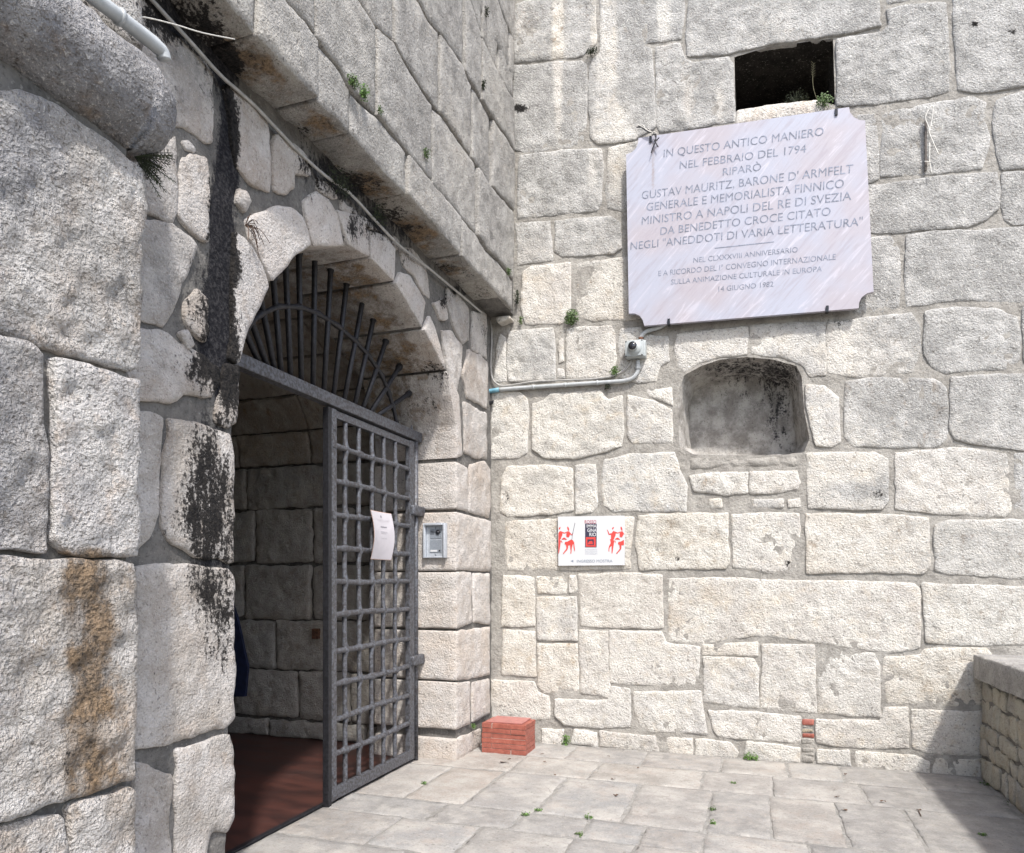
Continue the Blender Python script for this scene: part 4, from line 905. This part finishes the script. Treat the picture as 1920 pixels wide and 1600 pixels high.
# ------------------------------------------------------------------ notice on the gate
NT = GATE.moved(.034)
nt_ = thing('paper_notice', 'curled white paper notice tied to the gate bars', 'notice', tuple(NT.w(3.95, 1.45)))
a0, b0 = NT.px(695, 957); a1, b1 = NT.px(733, 1050)
def curl(mat, off, grow, name):
    V = []; Fc = []; nx, ny = 8, 16
    for j in range(ny+1):
        for i in range(nx+1):
            u, v = i/nx, j/ny; y = a0-grow+(a1-a0+2*grow)*u; z = b1-grow+(b0-b1+2*grow)*v-.0
            bow = .020*math.sin(math.pi*v)-.010*math.sin(math.pi*u)
            V.append(NT.w(y+.009*math.sin(math.pi*v), z, bow+off))
    for j in range(ny):
        for i in range(nx): k = j*(nx+1)+i; Fc.append([k, k+1, k+nx+2, k+nx+1])
    return V, Fc
V, Fc = curl(M_PAPER, .002, 0, 'sheet'); mesh_obj('sheet', V, Fc, M_PAPER, nt_); V, Fc = curl(M_PEDGE, 0, .003, 'backing'); mesh_obj('backing', V, Fc, M_PEDGE, nt_)
def nline(u0, u1, v, h, name='printed_line'):
    V = []; 
    for vv in (v, v+h):
        for u in (u0, u1):
            V.append(NT.w(a0+(a1-a0)*u+.009*math.sin(math.pi*vv), b1+(b0-b1)*vv, .020*math.sin(math.pi*vv)-.010*math.sin(math.pi*u)+.0035))
    return V, [[0, 1, 3, 2]]
for (u0, u1, v, h) in ((.45, .52, .88, .05), (.2, .85, .835, .004), (.25, .8, .815, .004), (.38, .68, .68, .018), (.35, .68, .585, .005), (.38, .70, .565, .005), (.36, .62, .545, .005), (.40, .66, .44, .006)):
    V, Fc = nline(u0, u1, v, h); mesh_obj('printed_line', V, Fc, M_TXT, nt_, False)

# ------------------------------------------------------------------ intercom on the reveal
IC = REVEAL.moved(.012)
ic = thing('intercom', 'grey metal video intercom with hooded frame set beside the gate', 'intercom', tuple(IC.w(-2.1, 1.55)))
a0, b0 = IC.px(796.5, 1047); a1, b1 = IC.px(838, 981)
for (x0, z0, x1, z1, d) in ((a0, b0, a0+.018, b1, .035), (a1-.018, b0, a1, b1, .035), (a0+.0185, b1-.018, a1-.0185, b1, .045), (a0+.0185, b0, a1-.0185, b0+.012, .02)):
    V, Fc = pbox(IC, x0, z0, x1, z1, -.01, d, .004); mesh_obj('frame', V, Fc, M_ALU, ic)
V, Fc = pbox(IC, a0+.019, b0+.013, a1-.019, b1-.019, -.01, .008, .002); mesh_obj('panel', V, Fc, M_ALU, ic, False)
wd = a1-a0; hh = b1-b0
for (u0, v0, u1, v1) in ((.26, .56, .78, .83), (.26, .16, .78, .52)):
    V, Fc = pbox(IC, a0+wd*u0, b0+hh*v0, a0+wd*u1, b0+hh*v1, .0082, .0115, .001); MOD = mesh_obj('module', V, Fc, M_ALU2, ic, False); MODS = globals().setdefault('MODS', []); MODS.append(MOD)
V, Fc = disc(IC, a0+wd*.63, b0+hh*.74, .017, .015, .0117, .019); mesh_obj('camera_ring', V, Fc, M_BLACK, MODS[0]); V, Fc = disc(IC, a0+wd*.63, b0+hh*.74, .009, .006, .0192, .022); mesh_obj('lens', V, Fc, M_GLASS, MODS[0])
for k in range(4): V, Fc = pbox(IC, a0+wd*.29, b0+hh*(.68+k*.03), a0+wd*.46, b0+hh*(.69+k*.03), .0117, .0122); mesh_obj('speaker_slot', V, Fc, M_BLACK, MODS[0], False)
V, Fc = pbox(IC, a0+wd*.29, b0+hh*.18, a0+wd*.60, b0+hh*.235, .0117, .0135); mesh_obj('name_plate', V, Fc, M_WHITE, MODS[1], False)
V, Fc = disc(IC, a0+wd*.70, b0+hh*.215, .006, .005, .0117, .015, 10); mesh_obj('call_button', V, Fc, M_BLACK, MODS[1])
for v in (.87, .10): V, Fc = disc(IC, a0+wd*.52, b0+hh*v, .008, .007, .0082, .0095, 12); mesh_obj('screw_cap', V, Fc, M_ALU2, ic)

# ------------------------------------------------------------------ security camera, conduits, cables
SC = BACK.moved(.02)
cm = thing('security_camera', 'small grey box camera with round lens, under the plaque corner', 'camera', tuple(SC.w(-.75, 2.7)))
a0, b0 = SC.px(1175, 675); a1, b1 = SC.px(1212, 641)
V, Fc = pbox(SC, a0, b0, a1, b1, -.02, .045, .006); mesh_obj('housing', V, Fc, M_BOXG, cm)
V, Fc = pbox(SC, a0-.002, b0+.004, a1-.014, b1+.002, .0455, .062, .004); mesh_obj('lid', V, Fc, M_BOXG, cm)
ca, cb = a0+(a1-a0)*.42, b0+(b1-b0)*.56
V, Fc = disc(SC, ca+.006, cb-.004, .052, .047, .0622, .076, 28); LID = bpy.data.objects['lid']; COL = mesh_obj('collar', V, Fc, M_BOXG, cm); V, Fc = disc(SC, ca-.002, cb+.002, .034, .033, .0762, .10, 24); mesh_obj('barrel', V, Fc, M_BOXG, COL)
V, Fc = disc(SC, ca-.002, cb+.002, .030, .030, .1002, .102, 24); mesh_obj('lens_ring', V, Fc, M_BLACK, COL); V, Fc = disc(SC, ca-.002, cb+.002, .022, .016, .1022, .106, 24); mesh_obj('lens', V, Fc, M_GLASS, COL)
for (u, v) in ((.04, .06), (.04, .96), (.84, .06), (.84, .96)): V, Fc = disc(SC, a0+(a1-a0)*u, b0+(b1-b0)*v, .005, .005, .062, .0635, 8); mesh_obj('screw', V, Fc, M_BLACK, LID)
def spline(pts, k=6):
    P = [np.array(p, float) for p in pts]; out = []
    for i in range(len(P)-1):
        a, b_, c, d = P[max(i-1, 0)], P[i], P[i+1], P[min(i+2, len(P)-1)]
        for t in np.linspace(0, 1, k, endpoint=False): out.append(.5*((2*b_)+(-a+c)*t+(2*a-5*b_+4*c-d)*t*t+(-a+3*b_-3*c+d)*t**3))
    return out+[P[-1]]
figure(0, 1280, 1680); figure(-1200, 205, 620)
flat([sp(575, 365), sp(583, 375), sp(530, 620), sp(510, 760), sp(504, 760), sp(525, 600)], M_NAVY, 'printed_spear', .0034)
def run(pl, pts, r, mat, name, label=None, cat=None, parent=None, n=8, k=6):
    V, Fc = tube(spline([pl.w(*pl.px(*p)) for p in pts], k), r, n); return mesh_obj(name, V, Fc, mat, parent, True, label=label, cat=cat)
cp = thing('conduit', 'white plastic conduit with a blue sleeve running from the corner to the camera', 'conduit', tuple(SC.w(-1.5, 2.55)))
run(SC, [(934, 731), (1000, 726), (1060, 722), (1120, 718), (1150, 716), (1172, 714), (1186, 709), (1194, 700), (1196, 692)], .0155, M_PVC, 'pipe', parent=cp)
run(SC, [(911, 735), (936, 731)], .018, M_BLUE, 'sleeve', parent=cp, k=3); run(SC, [(1196, 693), (1196, 684)], .020, M_PVC, 'coupling', parent=cp, k=3); run(SC, [(1196, 685), (1196, 676)], .015, M_PVC, 'pipe', parent=cp, k=3)
for x, y in ((1000, 726), (1060, 722), (1120, 718)): run(SC, [(x-2, y+.2), (x+2, y-.2)], .019, M_PVC, 'clip', parent=cp, k=2)
hp = thing('bent_pipe', 'short bent grey pipe rising from the camera box behind the plaque', 'pipe', tuple(SC.w(-.7, 2.9)))
run(SC, [(1202, 634), (1206, 626), (1216, 620), (1236, 614), (1250, 606)], .016, M_PVC, 'pipe', parent=hp); run(SC, [(1201.5, 642), (1202, 633)], .019, M_RUST, 'sleeve', parent=hp, k=3)
LC = LEFT.moved(.022)
cpts = [LC.w(*LC.px(*p)) for p in ((262, -25), (310, 28), (360, 82), (412, 140), (448, 172), (480, 201), (520, 243), (560, 285), (610, 330), (655, 362), (700, 410), (733, 445), (760, 470), (800, 500), (830, 525), (870, 558), (898, 582))]
cpts += [SC.w(*SC.px(*p)) for p in ((914, 594), (921, 612), (922, 640), (920, 680), (922, 705), (930, 719), (948, 724), (1000, 716), (1060, 713), (1110, 711), (1145, 706), (1168, 696), (1180, 684), (1184, 675))]
V, Fc = tube(spline(cpts, 4), .0075, 7); mesh_obj('cable', V, Fc, M_CABLE, None, True, label='long grey cable running under the overhang, down the corner and to the camera', cat='cable')
run(BACK.moved(.03), [(908, 762), (921, 755), (922, 753)], .018, M_IRON2, 'pipe_stub', 'short dark pipe end in the corner below the blue sleeve', 'pipe', k=3)
UP = PIER.moved(.035)
up_ = thing('drain_pipe', 'grey plastic pipe lying along the round moulding at top left', 'pipe', tuple(UP.w(1.3, 2.9)))
run(UP, [(150, -25), (182, 0), (222, 30), (262, 62), (292, 86), (304, 98), (308, 112)], .020, M_PVC, 'pipe', parent=up_)
run(UP, [(256, 50), (280, 68), (298, 84), (306, 104)], .012, M_PVC, 'pipe', parent=up_); run(UP, [(221, 29), (227, 34)], .024, M_PVC, 'coupling', parent=up_, k=2)
tw = [OVER.moved(-.02).w(*OVER.moved(-.02).px(*p)) for p in ((225, 30), (272, 33), (330, 47), (380, 62), (440, 74))]
V, Fc = tube(spline(tw, 4), .0022, 5); mesh_obj('loose_wire', V, Fc, M_WIRE, None, True, label='thin loose wire strung from the top left pipe to the overhang', cat='wire')
# wires on the right block and on the plaque
WR = BACK.moved(.035)
wr = thing('twisted_wire', 'pale knotted wire hanging on a grey block right of the plaque', 'wire', tuple(WR.w(1.2, 4.3)))
for pts in ([(1745, 200), (1738, 212), (1735, 222), (1741, 238), (1743, 246)], [(1750, 198), (1748, 220), (1744, 240), (1742, 248), (1750, 268), (1760, 291)], [(1743, 268), (1743, 290), (1743, 304), (1747, 326)], [(1733, 303), (1746, 304)], [(1741, 246), (1746, 243)], [(1745, 200), (1750, 199)]):
    run(WR, pts, .0035, M_WIRE, 'strand', parent=wr, n=5, k=4)
V, Fc = pbox(WR, *WR.px(1735, 318), *WR.px(1739, 222), -.03, -.012, .003); mesh_obj('groove_strip', V, Fc, plain('groove_brown', (.10, .085, .075), .8, 0, .3, 60, .2), wr, False)  # narrow dark brown strip standing in for a rusty vertical groove
rg = thing('tangled_wire', 'tangle of pale and dark wire over the top left corner of the plaque', 'wire', tuple(BACK.w(-.8, 4.45, .08)))
TW = BACK.moved(.10)
for k in range(7):
    pts = [(1196+random.uniform(-3, 4), 234+random.uniform(-3, 5)), (1206+random.uniform(-4, 4), 239+random.uniform(-4, 5)), (1216+random.uniform(-4, 4), 244+random.uniform(-3, 5)), (1226+random.uniform(-3, 3), 250+random.uniform(-3, 3))]
    run(TW, pts, .003, M_WIRE if k % 3 else M_IRON2, 'strand', parent=rg, n=5, k=4)
for pts in ([(1226, 250), (1230, 262), (1224, 278), (1221, 287)], [(1236, 258), (1228, 268), (1222, 284)], [(1226, 262), (1234, 276)], [(1222, 254), (1230, 252), (1229, 264)]): run(TW, pts, .004, M_IRON2, 'strand', parent=rg, n=5, k=4)

# ------------------------------------------------------------------ brick stack
bk = thing('brick_stack', 'low square stack of red terracotta tiles beside the wall corner', 'brick stack', (-1.69, 4.9, 0))
X0, X1, Y0, Y1 = -1.865, -1.53, 4.785, 5.02
hL = .0365
V, Fc = box((X0+.009, Y0+.0055, 0), (X1-.006, Y1-.008, hL*6-.004)); mesh_obj('mortar', V, Fc, plain('white_mortar', (.5, .44, .38), .9, 0, .1, 40, .2), bk, False)
for l in range(6):
    z0 = l*hL+.0018; z1 = z0+hL-.0036; cut = [X1-.115, X0+.075][l % 2]; j = lambda: random.uniform(-.004, .004)
    yb = (Y0+Y1)/2+random.uniform(-.03, .03)
    for (a, b_) in ((X0, cut-.0018), (cut+.0018, X1)):
        V, Fc = box((a+j(), Y0+j(), z0), (b_+j()*.5, Y1+j(), z1 if l < 5 else z1-.0), .0025); mesh_obj('tile', V, Fc, M_BRICK, bk, False)
V, Fc = box((X0+.03, Y0+.018, hL*6-.001), (X1-.035, Y1+.002, hL*6+.009), .003); mesh_obj('top_tile', V, Fc, plain('dusty_terracotta', (.36, .15, .13), .55, 0, .1, 20, .1), bk, False)

# ------------------------------------------------------------------ weeds, moss, dead leaves
def clump(c, nrm, size, count, leaf, mat, name, label, cat, droop=.3, flatness=.5, group=None, stretch=(1, 1, 1)):
    V = []; Fc = []; c = np.array(c, float); nrm = np.array(nrm, float)
    for k in range(count):
        d = np.array([random.gauss(0, 1) for _ in range(3)])*np.array(stretch); d /= np.linalg.norm(d)
        p = c+d*size*random.random()**.6; p += nrm*(abs(np.dot(p-c, nrm))-np.dot(p-c, nrm))
        a = np.array([random.gauss(0, 1) for _ in range(3)]); a /= np.linalg.norm(a); b_ = np.cross(a, nrm+.3*d); b_ /= (np.linalg.norm(b_) or 1)
        L = leaf*random.uniform(.6, 1.3); s = len(V); V += [p, p+(a*.5+b_*.4)*L, p+a*L*1.1, p+(a*.5-b_*.4)*L]; Fc.append([s, s+1, s+2, s+3])
    for k in range(max(3, count//12)):
        d = np.array([random.gauss(0, 1) for _ in range(3)])*np.array(stretch); d /= np.linalg.norm(d); v, f = tube([c-nrm*.01, c+d*size*.5+nrm*size*.3], .0012, 3); s = len(V); V += v; Fc += [[i+s for i in q] for q in f]
    return mesh_obj(name, V, Fc, mat, None, False, label=label, cat=cat, group=group or ('moss patches on the walls' if name == 'moss' else 'weeds growing from the joints' if name == 'weed' else None))
def at(pl, x, y, n=.01): return pl.w(*pl.px(x, y), n)
G2 = plain('fresh_weed', (.10, .19, .04), .6, 0, .4, 60, 0)
nb_, no_ = -BACK.n*-1, OVER.n
clump(at(BACK, 1073, 597), BACK.n, .060, 340, .013, M_LEAF, 'weed', 'round green weed tuft growing from a joint left below the plaque', 'weed')
clump(at(BACK, 1154, 697), BACK.n, .042, 200, .011, M_LEAF, 'weed', 'small green weed in the joint just left of the camera', 'weed', stretch=(.6, 1, 1.4))
clump(at(BACK, 1140, 727), BACK.n, .026, 80, .010, M_MOSS, 'weed', 'dark sprig below the white conduit near the camera', 'weed')
clump(at(BACK, 1110, 101), BACK.n, .045, 150, .010, M_MOSS, 'moss', 'dark moss in the hole between two blocks at the top of the back wall', 'moss', stretch=(1.3, 1, .5))
clump(at(OVER, 656, 155), no_, .035, 200, .010, M_LEAF, 'weed', 'green weed in the overhang joint, the lowest left of its tufts', 'weed')
clump(at(OVER, 676, 175), no_, .038, 200, .010, G2, 'weed', 'yellowish green weed hanging in the overhang joint beside a darker tuft', 'weed', stretch=(1, .7, 1.4))
clump(at(OVER, 708, 208), no_, .020, 70, .008, M_LEAF, 'weed', 'tiny weed in the overhang joint below the yellowish tuft', 'weed')
clump(at(OVER, 795, 290), no_, .034, 130, .009, M_LEAF, 'weed', 'thin weed halfway along the overhang wall', 'weed', stretch=(1, 1, 1.5))
clump(at(OVER, 950, 510), no_, .030, 120, .009, M_LEAF, 'weed', 'weed near the lower right end of the overhang wall', 'weed', stretch=(1, 1, 1.3))
clump(at(OVER, 903, 160), no_, .030, 120, .009, M_MOSS, 'weed', 'dark weed in an upright joint high on the overhang wall', 'weed', stretch=(1, .5, 3))
clump(at(OVER, 908, 22), no_, .035, 130, .009, M_MOSS, 'weed', 'dark weed at the very top of the overhang wall', 'weed', stretch=(1, .6, 2))
clump(at(BACK, 972, 560, .02), BACK.n, .050, 200, .009, M_MOSS, 'moss', 'dark moss strip in the corner below the overhang end', 'moss', stretch=(.3, .5, 1.6))
clump(at(BACK, 978, 603, .02), BACK.n, .028, 100, .009, M_LEAF, 'moss', 'green moss where the overhang meets the back wall', 'moss', stretch=(.5, .5, 1.4))
clump(at(LEFT, 625, 345, .03), LEFT.n, .09, 240, .012, M_MOSS, 'moss', 'large dark moss patch under the overhang above the arch crown', 'moss', stretch=(.4, 1.4, .7))
clump(at(LEFT, 700, 405, .03), LEFT.n, .07, 170, .012, M_MOSS, 'moss', 'dark moss patch under the overhang right of the arch crown', 'moss', stretch=(.4, 1.4, .6))
clump(at(BACK, 1545, 192, .012), BACK.n, .055, 260, .011, M_LEAF, 'weed', 'weed growing on the right of the window sill', 'weed', stretch=(1, 1, .8))
clump(at(BACK, 1492, 186, -.02), np.array([0, 0, 1]), .085, 260, .010, M_MOSS, 'weed', 'low dry weed along the window sill', 'weed', stretch=(1.6, .6, .5))
V, Fc = merge([tube(spline([at(BACK, 1540, 185, -.1), at(BACK, 1528, 150, -.1), at(BACK, 1526, 122, -.1), at(BACK, 1528, 100, -.1)], 4), .002, 4)]+[tube([at(BACK, 1527, 100+k*2.4, -.1), at(BACK, 1527+(4 if k % 2 else -4), 97+k*2.4, -.095)], .002, 4) for k in range(12)])
mesh_obj('dry_stalk', V, Fc, plain('dry_stem', (.16, .15, .09), .8), None, False, label='dry seeding stalk standing in the dark window opening', cat='plant')
for (x, y, s, lb) in ((985, 1529, .030, 'small weed in a paving joint, left of three at the middle of the yard'), (1010, 1521, .028, 'flat green weed in a paving joint, middle of three at the yard centre'), (1104, 1534, .035, 'weed in a paving joint, right of three at the middle of the yard'), (1086, 1566, .030, 'dark green weed in the crossing joint at the front of the yard'), (1336, 1519, .030, 'dark weed in the paving right of the middle'), (1337, 1545, .018, 'tiny weed in the paving right of the middle, nearer the viewer'), (1842, 1567, .028, 'small weed in the shaded paving by the parapet'), (795, 1470, .025, 'little weed on the paving in front of the gate'), (1375, 1470, .020, 'single sprig near the foot of the back wall')):
    clump(at(GRND, x, y, .004), (0, 0, 1), s*.75, 60, .009, G2 if 'dark' not in lb else M_LEAF, 'weed', lb, 'weed', stretch=(1.4, .9, .25))
clump(at(BACK, 1407, 1421, .03), (0, 0, 1), .050, 220, .012, G2, 'weed', 'bright green weed cushion at the foot of the back wall', 'weed', stretch=(1.3, .6, .5))
clump(at(BACK, 1062, 1388, .01), BACK.n, .045, 130, .012, G2, 'weed', 'bright green sprig growing from the wall foot right of the brick stack', 'weed', stretch=(.5, .5, 1.5))
clump(at(LEFT, 884, 1362, .01), LEFT.n, .025, 60, .010, G2, 'weed', 'tiny fern at the foot of the gateway jamb by the brick stack', 'weed')
clump(at(PARA, 1856, 1484, .02), (0, 0, 1), .06, 420, .013, M_LEAF, 'weed', 'dark weed at the parapet foot near the back wall', 'weed', stretch=(.5, 1.3, .6))
clump(at(PARA, 1896, 1524, .02), (0, 0, 1), .06, 420, .013, M_LEAF, 'weed', 'dark weed at the parapet foot nearest the viewer', 'weed', stretch=(.5, 1.3, .6))
clump(at(PARA, 1830, 1268, .0), PARA.n, .035, 120, .010, M_LEAF, 'moss', 'green moss under the first coping stone', 'moss')
# needle-leaved plant under the moulding
parts = []; root = np.array([-1.72, 1.60, 2.50])
for k in range(26):
    d = np.array([random.uniform(.1, .5), random.uniform(.2, 1), random.uniform(-1, .35)]); d /= np.linalg.norm(d); L = random.uniform(.05, .13); tip = root+d*L
    parts.append(tube([root, root+d*L*.5+np.array([0, 0, .005]), tip], .0013, 3))
    for m in range(7):
        q = root+d*L*(.3+.1*m)
        for s in (-1, 1): e = np.cross(d, (1, 0, .2))*s+d*.7; parts.append(tube([q, q+e/np.linalg.norm(e)*.013], .0010, 3, False))
V, Fc = merge(parts); mesh_obj('needle_plant', V, Fc, M_MOSS, None, False, label='dark needle leaved plant hanging below the end of the round moulding', cat='plant')
parts = []; root = at(LEFT, 452, 425, .02)
for k in range(16):
    d = np.array([random.uniform(.1, .5), random.uniform(-.2, 1), random.uniform(-1, .6)]); d /= np.linalg.norm(d); L = random.uniform(.04, .10); parts.append(tube(spline([root, root+d*L*.5+np.array([.01, 0, .01]), root+d*L+np.array([0, 0, -.02])], 3), .0016, 3))
V, Fc = merge(parts); mesh_obj('dry_root', V, Fc, M_TWIG, None, False, label='dry roots in the joint at the top left of the arch stones', cat='plant')
def leaf(x, y, s, lb):
    c = at(GRND, x, y, .006); V = []; n = 8
    for k in range(n):
        a = 2*math.pi*k/n; r = s*(1+.4*math.sin(3*a+x)); V.append(c+np.array([math.cos(a)*r*1.5, math.sin(a)*r*.8, random.uniform(.001, .012)]))
    V.append(c+np.array([0, 0, .008])); Fc = [[k, (k+1) % n, n] for k in range(n)]
    mesh_obj('dead_leaf', V, Fc, M_TWIG, None, False, label=lb, cat='leaf', group='dead leaves scattered on the paving')
LEAVES = ['curled dead leaf in front of the brick stack, the largest on the paving', 'dead leaf on the paving right behind the brick stack corner', 'small dead leaf just right of the brick stack', 'dead leaf on the paving left of the wall foot weed cushion', 'dead leaf in the middle of the large central slab', 'tiny dead leaf near the wall foot between stack and weed cushion', 'dead leaf at the back of the group before the parapet shadow', 'dead leaf in the middle of the group before the parapet shadow', 'dark dead leaf at the front of the group before the parapet shadow', 'lone dead leaf between that group and the twig', 'dead leaf at the upper end of the brown twig', 'tiny dead leaf close to the back wall below the broken bricks', 'small dead leaf directly at the front corner of the brick stack', 'tiny dead leaf behind the slab with the sprig weed, right of the stack', 'tiny dead leaf at the wall foot right of the brick stack', 'tiny dead leaf at the wall foot left of the broken bricks']
for lb_, (x, y, s) in zip(LEAVES, ((944, 1432, .022), (1016, 1416, .010), (1022, 1432, .008), (1150, 1464, .010), (1155, 1495, .010), (1196, 1443, .006), (1565, 1484, .008), (1570, 1497, .010), (1583, 1522, .012), (1656, 1506, .010), (1722, 1522, .010), (1585, 1455, .006), (955, 1426, .01), (1041, 1456, .006), (1141, 1421, .007), (1480, 1448, .005))):
    leaf(x, y, s, lb_)
V, Fc = tube([at(GRND, 1722, 1523, .01), at(GRND, 1727, 1533, .008)], .0025, 4); mesh_obj('twig', V, Fc, M_TWIG, None, False, label='short brown twig lying in front of the parapet shadow', cat='twig')
print('objects', len(bpy.data.objects), 'tris', sum(len(o.data.polygons) for o in bpy.data.objects if o.type == 'MESH'))
